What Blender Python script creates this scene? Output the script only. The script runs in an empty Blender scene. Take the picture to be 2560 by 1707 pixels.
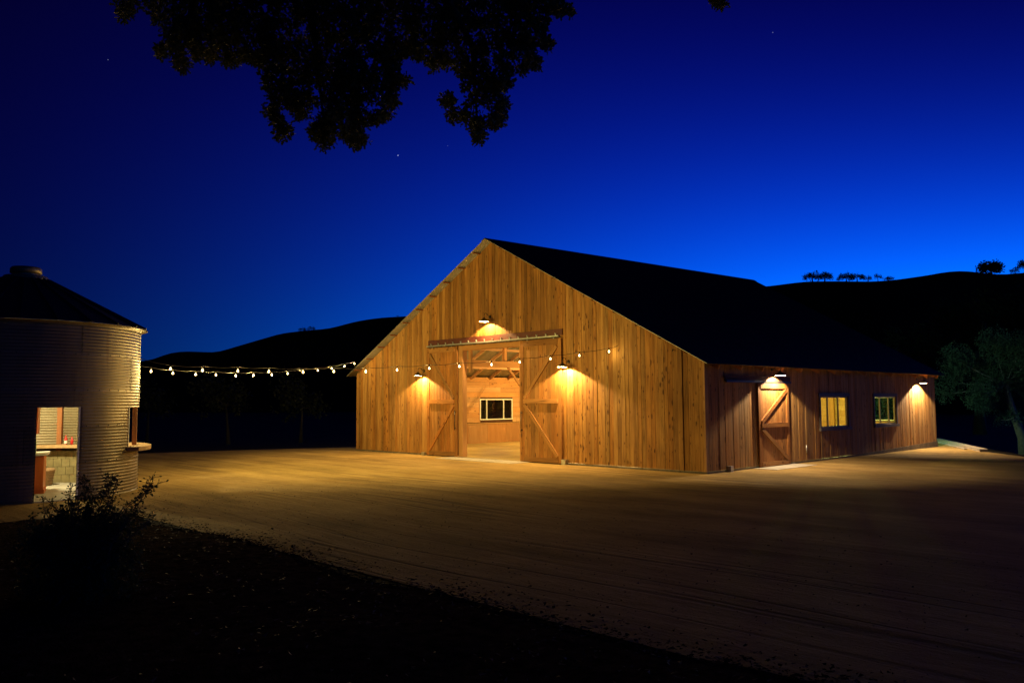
import bpy, bmesh, math, random
from mathutils import Vector, Matrix, noise
random.seed(7)
R = math.radians
scene = bpy.context.scene
COL = scene.collection
V = Vector

# ------------------------------------------------------------------ camera
F_PX, PITCH, ROLL, YAW = 2058.24, 0.0726222, -0.0060685, -0.798729
CAM = V((12.4959, -19.4950, 1.99486))
FW = V((math.sin(YAW)*math.cos(PITCH), math.cos(YAW)*math.cos(PITCH), math.sin(PITCH)))
_r = V((math.cos(YAW), -math.sin(YAW), 0)); _u = _r.cross(FW)
RT = _r*math.cos(ROLL) + _u*math.sin(ROLL)
UP = -_r*math.sin(ROLL) + _u*math.cos(ROLL)
def at(x, y, depth):                       # survey helper: photo pixel + distance -> world point
    return CAM + (FW + RT*((x-1280)/F_PX) + UP*((853.5-y)/F_PX))*depth
def ground_at(x, y, z=0.0):
    d = FW + RT*((x-1280)/F_PX) + UP*((853.5-y)/F_PX)
    return CAM + d*((z-CAM.z)/d.z)
cam_d = bpy.data.cameras.new('camera'); cam = bpy.data.objects.new('camera', cam_d); COL.objects.link(cam)
cam.matrix_world = Matrix(((RT.x, UP.x, -FW.x, CAM.x), (RT.y, UP.y, -FW.y, CAM.y), (RT.z, UP.z, -FW.z, CAM.z), (0, 0, 0, 1)))
cam_d.sensor_width = 36; cam_d.lens = F_PX/2560*36; cam_d.clip_end = 3000; cam_d.clip_start = 0.1
scene.camera = cam
scene.view_settings.view_transform = 'Standard'; scene.view_settings.look = 'None'
scene.view_settings.exposure = 0.0; scene.view_settings.gamma = 1.0

# ------------------------------------------------------------------ node helpers
class NT:
    def __init__(s, tree): s.t = tree; s.n = tree.nodes; s.l = tree.links
    def new(s, typ, **kw):
        n = s.n.new(typ)
        for k, v in kw.items(): setattr(n, k, v)
        return n
    def setin(s, n, i, v):
        if v is None: return
        if isinstance(v, bpy.types.NodeSocket): s.l.new(v, n.inputs[i])
        else: n.inputs[i].default_value = v
    def math(s, op, a, b=None, c=None, clamp=False):
        n = s.new('ShaderNodeMath', operation=op, use_clamp=clamp)
        s.setin(n, 0, a); s.setin(n, 1, b); s.setin(n, 2, c); return n.outputs[0]
    def mix(s, fac, a, b, blend='MIX'):
        n = s.new('ShaderNodeMix', data_type='RGBA', blend_type=blend)
        s.setin(n, 0, fac); s.setin(n, 6, a); s.setin(n, 7, b); return n.outputs[2]
    def noise(s, vec, scale=1, detail=3, rough=.55, dist=0):
        n = s.new('ShaderNodeTexNoise'); s.setin(n, 'Vector', vec)
        n.inputs['Scale'].default_value = scale; n.inputs['Detail'].default_value = detail
        n.inputs['Roughness'].default_value = rough; n.inputs['Distortion'].default_value = dist
        return n.outputs[0]
    def ramp(s, fac, stops, interp='LINEAR'):
        n = s.new('ShaderNodeValToRGB'); s.setin(n, 0, fac); cr = n.color_ramp; cr.interpolation = interp
        while len(cr.elements) < len(stops): cr.elements.new(.5)
        for e, (p, c) in zip(cr.elements, stops):
            e.position = p; e.color = (c[0], c[1], c[2], 1) if not isinstance(c, (int, float)) else (c, c, c, 1)
        return n.outputs[0]
    def mapping(s, vec, scale=(1, 1, 1), loc=(0, 0, 0), rot=(0, 0, 0)):
        n = s.new('ShaderNodeMapping'); s.setin(n, 'Vector', vec)
        n.inputs['Scale'].default_value = scale; n.inputs['Location'].default_value = loc; n.inputs['Rotation'].default_value = rot
        return n.outputs[0]
    def bump(s, h, strength=.3, dist=.01):
        n = s.new('ShaderNodeBump'); s.setin(n, 'Height', h)
        n.inputs['Strength'].default_value = strength; n.inputs['Distance'].default_value = dist
        return n.outputs[0]

def mat(name, col=(.5, .5, .5), rough=.6, metal=0.0, spec=.5, em=None, emst=0):
    m = bpy.data.materials.new(name); m.use_nodes = True
    t = NT(m.node_tree); b = m.node_tree.nodes['Principled BSDF']
    b.inputs['Base Color'].default_value = (*col, 1); b.inputs['Roughness'].default_value = rough
    b.inputs['Metallic'].default_value = metal; b.inputs['Specular IOR Level'].default_value = spec
    if em:
        b.inputs['Emission Color'].default_value = (*em, 1); b.inputs['Emission Strength'].default_value = emst
    return m, t, b

def wood_mat(name, c_lo, c_hi, knots=1.0, cracks=1.0, tone=.5, rough=.75, streak=1.0):
    """grain from the UVs (u across the board, v along it), per-board tone from the 'rnd' attribute"""
    m, t, b = mat(name, c_hi, rough, spec=.25)
    uv = t.new('ShaderNodeUVMap', uv_map='uv').outputs[0]
    at_ = t.new('ShaderNodeAttribute', attribute_name='rnd'); sep = t.new('ShaderNodeSeparateColor')
    t.l.new(at_.outputs['Color'], sep.inputs[0]); r, g, bl = sep.outputs
    grain = t.noise(t.mapping(uv, (38, 1.3, 1)), 1, 4, .6, .3)
    fine = t.noise(t.mapping(uv, (160, 5, 1)), 1, 2, .5)
    broad = t.noise(t.mapping(uv, (5, .7, 1)), 1, 3, .5)
    f = t.math('ADD', t.math('MULTIPLY', grain, .55), t.math('MULTIPLY', broad, .45))
    base = t.ramp(f, [(.32, c_lo), (.68, c_hi)])
    tn = t.math('ADD', 1.0-tone*.62, t.math('MULTIPLY', r, tone))
    red = t.mix(bl, (1.0, .82, .60, 1), (1, 1.04, 1.15, 1))
    c = t.mix(1.0, base, red, 'MULTIPLY')
    c = t.mix(1.0, c, t.ramp(tn, [(0, 0.0), (1, 1.0)]), 'MULTIPLY')
    c = t.mix(t.math('MULTIPLY', t.math('SUBTRACT', fine, .5), .5*streak, clamp=True), c, (.1, .05, .02, 1))
    if knots:
        vo = t.new('ShaderNodeTexVoronoi'); wn = t.new('ShaderNodeTexNoise'); t.setin(wn, 'Vector', t.mapping(uv, (14, 9, 1))); wn.inputs['Scale'].default_value = 1; wa = t.new('ShaderNodeVectorMath', operation='MULTIPLY_ADD'); t.l.new(wn.outputs['Color'], wa.inputs[0]); wa.inputs[1].default_value = (.45, .3, 0); t.setin(wa, 2, t.mapping(uv, (11, 4.6, 1))); t.l.new(wa.outputs[0], vo.inputs['Vector'])
        vo.inputs['Scale'].default_value = 1; vo.inputs['Randomness'].default_value = 1
        sc = t.new('ShaderNodeSeparateColor'); t.l.new(vo.outputs['Color'], sc.inputs[0])
        size = t.math('MULTIPLY', t.math('MULTIPLY', sc.outputs[0], t.math('ADD', .25, t.math('MULTIPLY', g, 1.0))), .36)
        kd = t.math('SUBTRACT', size, vo.outputs['Distance'])
        k = t.math('MULTIPLY', kd, 11, clamp=True)
        halo = t.math('MULTIPLY', t.math('ADD', kd, .13), 3.2, clamp=True)
        c = t.mix(t.math('MULTIPLY', halo, .45*knots), c, (c_lo[0]*.5, c_lo[1]*.36, c_lo[2]*.25, 1))
        c = t.mix(t.math('MULTIPLY', k, .55*knots), c, (c_lo[0]*.14, c_lo[1]*.09, c_lo[2]*.08, 1))
    if cracks:
        cn = t.noise(t.mapping(uv, (55, .9, 1), (3.1, 7.7, 0)), 1, 2, .5, .15)
        gate = t.noise(t.mapping(uv, (2.2, .55, 1), (9.1, 2.7, 0)), 1, 1, .5)
        ck = t.math('MULTIPLY', t.math('SUBTRACT', cn, .60), 12, clamp=True)
        ck = t.math('MULTIPLY', ck, t.math('MULTIPLY', t.math('SUBTRACT', gate, .47), 8, clamp=True))
        c = t.mix(t.math('MULTIPLY', ck, .9*cracks), c, (.012, .006, .003, 1))
        st = t.noise(t.mapping(uv, (1.6, .25, 1), (5, 1, 0)), 1, 4, .65)
        c = t.mix(t.math('MULTIPLY', t.math('SUBTRACT', st, .49), 2.4*cracks, clamp=True), c, (c_lo[0]*.42, c_lo[1]*.4, c_lo[2]*.42, 1))
    t.l.new(c, b.inputs['Base Color'])
    t.l.new(t.bump(grain, .35, .004), b.inputs['Normal'])
    return m

M = {}
M['siding'] = wood_mat('wood siding', (.235, .104, .027), (.56, .312, .09), 1.15, 1.25, .85, streak=1.7)
M['siding_weathered'] = wood_mat('weathered wood siding', (.24, .125, .036), (.53, .315, .105), 1.1, 1.2, .7, streak=1.5)
M['door_wood'] = wood_mat('door boards', (.25, .108, .028), (.48, .242, .070), 1.0, 1.0, .6, streak=1.5)
M['timber'] = wood_mat('sawn timber', (.34, .17, .06), (.52, .29, .12), .5, .25, .3)
M['lining'] = wood_mat('inner lining boards', (.38, .20, .075), (.58, .34, .14), .8, .3, .35)
M['plywood'] = wood_mat('plywood wainscot', (.30, .14, .045), (.42, .22, .08), .1, .1, .3)
M['cabinet'] = wood_mat('orange cabinet wood', (.46, .12, .03), (.58, .17, .045), 0, 0, .15, .45)
M['post'] = wood_mat('brown post wood', (.22, .085, .03), (.34, .14, .05), .2, 0, .2)
M['plank'] = wood_mat('pale plank', (.36, .24, .11), (.52, .37, .19), .4, .1, .2)
M['ridgewood'] = wood_mat('dark old wood', (.08, .04, .02), (.14, .07, .035), .3, .2, .4)

def simple_noisy(name, c1, c2, scale, rough=.7, metal=0, bump=.2, bdist=.01, spec=.4, detail=4):
    m, t, b = mat(name, c1, rough, metal, spec)
    tc = t.new('ShaderNodeTexCoord').outputs['Object']
    n = t.noise(tc, scale, detail, .6)
    t.l.new(t.ramp(n, [(.35, c1), (.65, c2)]), b.inputs['Base Color'])
    if bump: t.l.new(t.bump(t.noise(tc, scale*4, 3, .6), bump, bdist), b.inputs['Normal'])
    return m
M['roof'] = simple_noisy('dark roof metal', (.018, .019, .021), (.03, .03, .033), 3, .55, 0, .1, spec=.2)
M['galv_under'] = simple_noisy('galvanised underside', (.30, .30, .26), (.42, .41, .35), 4, .5, .3, .1)
M['concrete'] = simple_noisy('concrete', (.32, .29, .24), (.45, .41, .34), 2.5, .85, 0, .2, .004)
M['footing'] = simple_noisy('old footing concrete', (.10, .08, .055), (.16, .13, .09), 5, .9, 0, .2, .004)
M['slab'] = simple_noisy('barn slab concrete', (.36, .25, .085), (.54, .40, .15), .9, .42, 0, .05, .002, .5)
M['black'] = mat('black metal', (.018, .016, .014), .45, .3)[0]
M['bronze'] = mat('bronze shade', (.05, .045, .03), .4, .5)[0]
M['shade_in'] = mat('white enamel', (.45, .43, .38), .35)[0]
M['track_red'] = simple_noisy('red brown track board', (.075, .016, .010), (.11, .024, .014), 8, .6)
M['steel'] = simple_noisy('galvanised rail', (.42, .43, .40), (.55, .56, .52), 9, .35, .7, .1)
M['white'] = simple_noisy('white vinyl', (.70, .69, .60), (.78, .76, .68), 5, .5, 0, 0)
M['vinyl_painted_shade'] = simple_noisy('white vinyl with painted shade', (.32, .29, .17), (.38, .34, .21), 6, .5, 0, 0)  # white frame vinyl with the shade of the side wall put into its colour
M['dark_trim'] = simple_noisy('dark window trim', (.07, .055, .045), (.10, .08, .065), 6, .6)
M['counter'] = simple_noisy('pale stone counter', (.60, .60, .54), (.72, .71, .64), 12, .3, 0, 0)
M['block'] = simple_noisy('block wall', (.20, .16, .07), (.27, .22, .10), 6, .9)
M['red'] = mat('red plastic', (.55, .02, .02), .35)[0]
M['label_white'] = mat('pale label', (.7, .62, .5), .5)[0]
M['bark'] = simple_noisy('bark', (.05, .04, .03), (.10, .08, .06), 14, .9, 0, .6, .02)
M['pale_bark'] = simple_noisy('pale bark', (.22, .21, .20), (.34, .32, .30), 10, .9, 0, .5, .02)
M['dim_bark'] = simple_noisy('grey bark', (.012, .011, .010), (.03, .028, .025), 10, .9, 0, .5, .02)
M['wicker'] = simple_noisy('wicker', (.22, .13, .06), (.32, .2, .1), 30, .8)

def galv():
    m, t, b = mat('corrugated galvanised steel', (.4, .4, .36), .42, .35, .5)
    tc = t.new('ShaderNodeTexCoord').outputs['Object']
    a = t.new('ShaderNodeAttribute', attribute_name='rnd')
    sep = t.new('ShaderNodeSeparateColor'); t.l.new(a.outputs['Color'], sep.inputs[0])
    n = t.noise(t.mapping(tc, (1.5, 1.5, .7)), 1, 5, .6)
    sp = t.noise(tc, 26, 2, .5)
    c = t.ramp(n, [(.3, (.15, .115, .055)), (.7, (.27, .21, .11))])
    c = t.mix(t.math('MULTIPLY', sp, .3), c, (.33, .275, .16, 1))
    ru = t.noise(t.mapping(tc, (6, 6, .5)), 1, 4, .65)
    c = t.mix(t.math('MULTIPLY', t.math('SUBTRACT', ru, .56), 3.5, clamp=True), c, (.12, .06, .025, 1))
    tone = t.math('ADD', .70, t.math('MULTIPLY', sep.outputs[0], .4))
    c = t.mix(1.0, c, t.ramp(tone, [(0, 0.0), (1, 1.0)]), 'MULTIPLY')
    c = t.mix(sep.outputs[2], c, (.03, .028, .025, 1))        # bolt heads and sealed laps
    t.l.new(c, b.inputs['Base Color']); t.l.new(t.bump(sp, .08, .002), b.inputs['Normal'])
    return m
M['galv'] = galv()

def glass():
    m = bpy.data.materials.new('window glass'); m.use_nodes = True; t = NT(m.node_tree)
    for n in list(t.n): t.n.remove(n)
    out = t.new('ShaderNodeOutputMaterial'); mx = t.new('ShaderNodeMixShader')
    tr = t.new('ShaderNodeBsdfTransparent'); gl = t.new('ShaderNodeBsdfGlossy')
    tr.inputs[0].default_value = (.90, .92, .82, 1); gl.inputs['Roughness'].default_value = .03
    fr = t.new('ShaderNodeFresnel'); fr.inputs[0].default_value = 1.45
    geo = t.new('ShaderNodeNewGeometry'); t.l.new(t.math('MULTIPLY', fr.outputs[0], t.math('SUBTRACT', 1, geo.outputs['Backfacing'])), mx.inputs[0]); t.l.new(tr.outputs[0], mx.inputs[1]); t.l.new(gl.outputs[0], mx.inputs[2])
    t.l.new(mx.outputs[0], out.inputs[0]); return m
M['glass'] = glass()

def emis(name, col, st): return mat(name, (.8, .8, .8), .4, em=col, emst=st)[0]
def globe():
    m = bpy.data.materials.new('glowing bulb glass'); m.use_nodes = True; t = NT(m.node_tree)
    for n in list(t.n): t.n.remove(n)
    out = t.new('ShaderNodeOutputMaterial'); ad = t.new('ShaderNodeAddShader')
    tr = t.new('ShaderNodeBsdfTransparent'); em = t.new('ShaderNodeEmission')
    em.inputs[0].default_value = (1, .66, .20, 1); em.inputs[1].default_value = .75; tr.inputs[0].default_value = (.97, .95, .9, 1)
    t.l.new(tr.outputs[0], ad.inputs[0]); t.l.new(em.outputs[0], ad.inputs[1]); t.l.new(ad.outputs[0], out.inputs[0]); return m
M['bulb_glass'] = globe()
M['filament'] = emis('glowing filament', (1, .86, .5), 14)
M['lamp_bulb'] = emis('lit lamp bulb', (1, .80, .52), 12)
M['tube'] = emis('lit lamp globe', (1, .85, .5), 8)

def leafmat(name, c1, c2):
    m, t, b = mat(name, c1, .65, spec=.25)
    a = t.new('ShaderNodeAttribute', attribute_name='rnd'); sep = t.new('ShaderNodeSeparateColor')
    t.l.new(a.outputs['Color'], sep.inputs[0])
    t.l.new(t.mix(sep.outputs[0], (*c1, 1), (*c2, 1)), b.inputs['Base Color'])
    tr = t.new('ShaderNodeBsdfTranslucent'); t.l.new(t.mix(sep.outputs[0], (*c1, 1), (*c2, 1)), tr.inputs[0])
    mx = t.new('ShaderNodeMixShader'); mx.inputs[0].default_value = .25
    out = [n for n in t.n if n.type == 'OUTPUT_MATERIAL'][0]
    t.l.new(b.outputs[0], mx.inputs[1]); t.l.new(tr.outputs[0], mx.inputs[2]); t.l.new(mx.outputs[0], out.inputs[0])
    return m
M['oak_leaf'] = leafmat('oak leaves', (.08, .09, .03), (.15, .15, .05))
M['shrub_leaf'] = leafmat('shrub leaves', (.03, .05, .022), (.07, .09, .04))
M['far_leaf'] = leafmat('dark foliage', (.012, .017, .008), (.03, .036, .016))
M['tree_leaf'] = leafmat('grey green foliage', (.06, .11, .07), (.14, .22, .14))

def dirt():
    m, t, b = mat('packed dirt', (.3, .2, .1), .92, spec=.12)
    tc = t.new('ShaderNodeTexCoord').outputs['Object']
    warp = t.noise(t.mapping(tc, (.05, .08, .1)), 1, 2)
    st = t.new('ShaderNodeVectorMath', operation='ADD'); t.l.new(tc, st.inputs[0])
    cmb = t.new('ShaderNodeCombineXYZ'); t.l.new(t.math('MULTIPLY', warp, 2.2), cmb.inputs[1]); t.l.new(cmb.outputs[0], st.inputs[1])
    v = st.outputs[0]
    streak = t.noise(t.mapping(v, (.14, 1.15, 1)), 1, 6, .66, .25)        # tyre tracks along the barn front
    streak2 = t.noise(t.mapping(v, (1.3, 4.5, 1), (0, 0, 0), (0, 0, .35)), 1, 5, .7, .4)
    patch = t.noise(t.mapping(tc, (.35, .5, 1)), 1, 6, .72)
    grit = t.noise(tc, 34, 4, .75)
    peb = t.noise(tc, 9, 5, .7)
    c = t.ramp(t.math('ADD', t.math('MULTIPLY', streak, .5), t.math('MULTIPLY', patch, .5)),
               [(.34, (.18, .116, .034)), (.5, (.36, .238, .080)), (.64, (.52, .36, .13))])
    rut = t.noise(t.mapping(v, (.055, 1.7, 1), (3, 11, 0)), 1, 3, .5, .2)
    rline = t.math('SUBTRACT', 1, t.math('MULTIPLY', t.math('ABSOLUTE', t.math('SUBTRACT', rut, .5)), 26), clamp=True)
    rgate = t.math('MULTIPLY', t.math('SUBTRACT', t.noise(t.mapping(tc, (.10, .3, 1), (7, 1, 0)), 1, 2), .46), 9, clamp=True)
    rline = t.math('MULTIPLY', rline, rgate)
    c = t.mix(t.math('MULTIPLY', rline, .6), c, (.10, .065, .03, 1))
    c = t.mix(t.math('MULTIPLY', t.math('SUBTRACT', grit, .5), 1.6, clamp=True), c, (.45, .36, .24, 1))
    c = t.mix(t.math('MULTIPLY', t.math('SUBTRACT', peb, .56), 3, clamp=True), c, (.13, .085, .05, 1))
    t.l.new(c, b.inputs['Base Color'])
    h = t.math('ADD', t.math('MULTIPLY', streak, 1.0), t.math('ADD', t.math('MULTIPLY', streak2, .35), t.math('MULTIPLY', grit, .16)))
    h = t.math('ADD', t.math('SUBTRACT', h, t.math('MULTIPLY', rline, .25)), t.math('MULTIPLY', peb, .22))
    t.l.new(t.bump(h, .9, .12), b.inputs['Normal'])
    return m
M['dirt'] = dirt()
M['mulch'] = simple_noisy('mulch', (.016, .012, .008), (.060, .043, .027), 7, .95, 0, 1, .05, .0, 6)
M['meadow'] = simple_noisy('dry meadow', (.008, .007, .003), (.018, .014, .007), .6, .95, 0, .6, .1, .05, 6)
M['hill'] = simple_noisy('hill grass', (.012, .012, .010), (.022, .02, .016), .02, 1, 0, 0, spec=.0)
M['straw'] = leafmat('straw and dry leaves', (.05, .035, .018), (.20, .15, .085))

# ------------------------------------------------------------------ mesh builder
class MB:
    def __init__(s):
        s.bm = bmesh.new(); s.uv = s.bm.loops.layers.uv.new('uv'); s.cl = s.bm.loops.layers.float_color.new('rnd')
    def face(s, vs, uvs=None, rnd=(0, 0, 0, 1), mi=0, smooth=False):
        try: f = s.bm.faces.new(vs)
        except ValueError: return None
        f.material_index = mi; f.smooth = smooth
        for i, l in enumerate(f.loops):
            l[s.cl] = rnd
            if uvs: l[s.uv].uv = uvs[i]
        return f
    def prism(s, P, a, b, n, poly, T, rnd=None, mi=0, swap=False):
        """plate: poly in (u along a, v along b), thickness T along n; grain runs along b (a if swap)"""
        rnd = rnd or (random.random(), random.random(), random.random(), 1)
        ou, ov = random.random()*50, random.random()*50
        lo = [s.bm.verts.new(P+a*u+b*v) for u, v in poly]; hi = [s.bm.verts.new(P+a*u+b*v+n*T) for u, v in poly]
        U = [((v if swap else u)+ou, (u if swap else v)+ov) for u, v in poly]
        s.face(hi, U, rnd, mi); s.face(lo[::-1], U[::-1], rnd, mi)
        k = len(poly)
        for i in range(k):
            j = (i+1) % k
            d = (0, T) if swap else (T, 0)
            s.face([lo[i], lo[j], hi[j], hi[i]], [U[i], U[j], (U[j][0]+T, U[j][1]), (U[i][0]+T, U[i][1])], rnd, mi)
    def box(s, lo, hi, rnd=None, mi=0, ax=None):
        lo, hi = V([min(a, b) for a, b in zip(lo, hi)]), V([max(a, b) for a, b in zip(lo, hi)]); d = hi-lo
        ax = ax if ax is not None else max(range(3), key=lambda i: d[i])
        o = [i for i in range(3) if i != ax]; thin = min(o, key=lambda i: d[i]); wide = [i for i in o if i != thin][0]
        E = [V((1, 0, 0)), V((0, 1, 0)), V((0, 0, 1))]
        s.prism(lo, E[wide], E[ax], E[thin], [(0, 0), (d[wide], 0), (d[wide], d[ax]), (0, d[ax])], d[thin], rnd, mi)
    def beam(s, p0, p1, w, h, up=V((0, 0, 1)), rnd=None, mi=0):
        p0, p1 = V(p0), V(p1); d = p1-p0; L = d.length; d.normalize()
        side = d.cross(up); side = side.normalized() if side.length > 1e-6 else V((1, 0, 0)); u2 = side.cross(d)
        s.prism(p0-side*w/2-u2*h/2, side, d, u2, [(0, 0), (w, 0), (w, L), (0, L)], h, rnd, mi)
    def tube(s, pts, rad, n=8, rnd=(.5, .5, .5, 1), mi=0, cap=True):
        pts = [V(p) for p in pts]; rad = rad if isinstance(rad, (list, tuple)) else [rad]*len(pts)
        rings = []; ref = V((0, 0, 1))
        for i, p in enumerate(pts):
            d = (pts[min(i+1, len(pts)-1)]-pts[max(i-1, 0)]).normalized()
            a = d.cross(ref)
            if a.length < .1: a = d.cross(V((1, 0, 0)))
            a.normalize(); b = d.cross(a)
            rings.append([s.bm.verts.new(p+(a*math.cos(2*math.pi*k/n)+b*math.sin(2*math.pi*k/n))*rad[i]) for k in range(n)])
        L = 0
        for i in range(len(rings)-1):
            L2 = L+(pts[i+1]-pts[i]).length
            for k in range(n):
                q = (k+1) % n
                s.face([rings[i][k], rings[i][q], rings[i+1][q], rings[i+1][k]], [(k/n*.2, L), ((k+1)/n*.2, L), ((k+1)/n*.2, L2), (k/n*.2, L2)], rnd, mi, True)
            L = L2
        if cap: s.face(rings[0][::-1], None, rnd, mi); s.face(rings[-1], None, rnd, mi)
    def lathe(s, prof, n=24, c=V((0, 0, 0)), rnd=(.5, .5, 0, 1), mi=0, a0=0, a1=2*math.pi, smooth=True):
        full = abs(a1-a0-2*math.pi) < 1e-6; m = n if full else n+1
        rings = [[s.bm.verts.new(c+V((r*math.cos(a0+(a1-a0)*k/n), r*math.sin(a0+(a1-a0)*k/n), z))) for k in range(m)] for r, z in prof]
        for i in range(len(rings)-1):
            for k in range(n):
                q = (k+1) % m if full else k+1
                s.face([rings[i][k], rings[i][q], rings[i+1][q], rings[i+1][k]], [(k*.1, prof[i][1]), (k*.1+.1, prof[i][1]), (k*.1+.1, prof[i+1][1]), (k*.1, prof[i+1][1])], rnd, mi, smooth)
    def build(s, name, mats, parent=None, loc=None, smooth=None, doubles=False):
        if doubles: bmesh.ops.remove_doubles(s.bm, verts=s.bm.verts, dist=1e-5)
        me = bpy.data.meshes.new(name); s.bm.to_mesh(me); s.bm.free()
        for m_ in (mats if isinstance(mats, (list, tuple)) else [mats]): me.materials.append(m_)
        o = bpy.data.objects.new(name, me); COL.objects.link(o)
        if loc: o.location = loc
        if parent: o.parent = parent
        return o
def recalc(o):
    b = bmesh.new(); b.from_mesh(o.data); bmesh.ops.recalc_face_normals(b, faces=b.faces); b.to_mesh(o.data); b.free()

def tag(o, label=None, cat=None, group=None, kind=None):
    for k, v in (('label', label), ('category', cat), ('group', group), ('kind', kind)):
        if v: o[k] = v
    return o
def thing(name, label, cat, loc=(0, 0, 0), rz=0, group=None):
    o = bpy.data.objects.new(name, None); COL.objects.link(o); o.empty_display_size = .2
    o.location = loc; o.rotation_euler = (0, 0, rz); return tag(o, label, cat, group)
def copy_tree(o, parent=None):
    c = o.copy(); COL.objects.link(c); c.parent = parent
    for ch in list(o.children): copy_tree(ch, c)
    return c
def light(name, kind, loc, power, col, parent=None, **kw):
    d = bpy.data.lights.new(name, kind); d.energy = power; d.color = col
    for k, v in kw.items(): setattr(d, k, v)
    o = bpy.data.objects.new(name, d); COL.objects.link(o); o.location = loc
    if parent: o.parent = parent
    return o
X, Y, Z = V((1, 0, 0)), V((0, 1, 0)), V((0, 0, 1))

# ------------------------------------------------------------------ world: twilight sky
w = bpy.data.worlds.new('World'); scene.world = w; w.use_nodes = True; t = NT(w.node_tree)
bg = t.n['Background']
gen = t.new('ShaderNodeTexCoord').outputs['Generated']
nv = t.new('ShaderNodeVectorMath', operation='NORMALIZE'); t.l.new(gen, nv.inputs[0]); D = nv.outputs[0]
sp = t.new('ShaderNodeSeparateXYZ'); t.l.new(D, sp.inputs[0])
def dirdot(v):
    n = t.new('ShaderNodeVectorMath', operation='DOT_PRODUCT'); t.l.new(D, n.inputs[0]); n.inputs[1].default_value = v; return n.outputs['Value']
hz = t.math('SQRT', t.math('MAXIMUM', t.math('SUBTRACT', 1, t.math('MULTIPLY', sp.outputs[2], sp.outputs[2])), .02))
side_ = t.math('MINIMUM', t.math('MAXIMUM', t.math('DIVIDE', dirdot(_r), hz), -.68), .60)       # towards the afterglow on the right
el = t.math('MINIMUM', t.math('MAXIMUM', sp.outputs[2], 0), .62)
front = t.math('ADD', .30, t.math('MULTIPLY', t.math('MULTIPLY', t.math('ADD', t.math('DIVIDE', dirdot(_r.cross(V((0, 0, -1)))), hz), .15), 2.2, clamp=True), .70))
def poly(c):
    terms = [t.math('MULTIPLY', c[1], el), t.math('MULTIPLY', c[2], t.math('MULTIPLY', el, el)), t.math('MULTIPLY', c[3], side_),
             t.math('MULTIPLY', c[4], t.math('MULTIPLY', side_, side_)), t.math('MULTIPLY', c[5], t.math('MULTIPLY', el, side_))]
    a = c[0]
    for q in terms: a = t.math('ADD', a, q)
    return t.math('MULTIPLY', t.math('EXPONENT', a), front)
cmb_ = t.new('ShaderNodeCombineColor'); cmb_.inputs[0].default_value = .0007
t.l.new(poly((-1.307, -11.23, -1.224, 4.417, -3.108, -8.228)), cmb_.inputs[1])
t.l.new(poly((-.103, -3.329, -5.532, 3.564, -2.757, -6.098)), cmb_.inputs[2])
sky = cmb_.outputs[0]
for (px, py, s_) in [(995, 389, .7), (270, 150, .22), (1119, 365, .12), (1932, 82, .14)]:
    d_ = (at(px, py, 10)-CAM).normalized()
    dd = dirdot(d_)
    k = t.math('MULTIPLY', t.math('SUBTRACT', dd, 1-1.3e-7), 1e7, clamp=True)
    sky = t.mix(t.math('MULTIPLY', k, s_), sky, (.55, .6, .9, 1), 'ADD')
t.l.new(sky, bg.inputs['Color']); bg.inputs['Strength'].default_value = 1.12

# ------------------------------------------------------------------ ground, yard, hills
def gz(x, y):
    """terrain height: flat yard, a bank falling away beyond the yard's far right edge, gentle meadow"""
    ax, ay, bx, by = -1.9, 23.3, 4.3, 13.0
    L = math.hypot(bx-ax, by-ay); nx, ny = -(by-ay)/L, (bx-ax)/L
    d = (x-ax)*nx+(y-ay)*ny - .25
    z = 0.0
    if d > 0: z -= 1.25*min(1, d/4.5)**1.3
    return z + max(0, min(1, (abs(x+5)+abs(y)-45)/30))*noise.noise(V((x*.05, y*.05, 0)))*.5
mb = MB(); n = 0
xs = [-400, -250, -160, -110, -80, -60]+[-45+2*i for i in range(48)]+[60, 80, 120, 180, 260, 400]
ys = [-200, -120, -70, -45]+[-34+2*i for i in range(52)]+[90, 120, 170, 250, 400]
gv = [[mb.bm.verts.new(V((x, y, gz(x, y)-.012))) for y in ys] for x in xs]
for i in range(len(xs)-1):
    for j in range(len(ys)-1): mb.face([gv[i][j], gv[i+1][j], gv[i+1][j+1], gv[i][j+1]])
tag(mb.build('ground', M['meadow']), kind='structure')

yard = [(-21.5, -30), (-22.5, -9), (-21, -3.5), (-18.5, 3), (-18.3, 20), (-10, 22.5), (-1.9, 23.3), (2.4, 15.2), (4.3, 13), (8.5, 8.5), (17, 3), (34, -4), (34, -13.9), (20, -13.9), (-3.2, -13.9), (-3.6, -14.6), (-3.6, -30)]
mb = MB()
from mathutils.geometry import tessellate_polygon
vs = [mb.bm.verts.new(V((x, y, -.002))) for x, y in yard]
for tri in tessellate_polygon([[V((x, y, 0)) for x, y in yard]]):
    f = mb.face([vs[i] for i in tri])
bmesh.ops.recalc_face_normals(mb.bm, faces=mb.bm.faces)
if mb.bm.faces[:][0].normal.z < 0: bmesh.ops.reverse_faces(mb.bm, faces=mb.bm.faces)
tag(mb.build('dirt_yard', M['dirt']), kind='structure')

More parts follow.
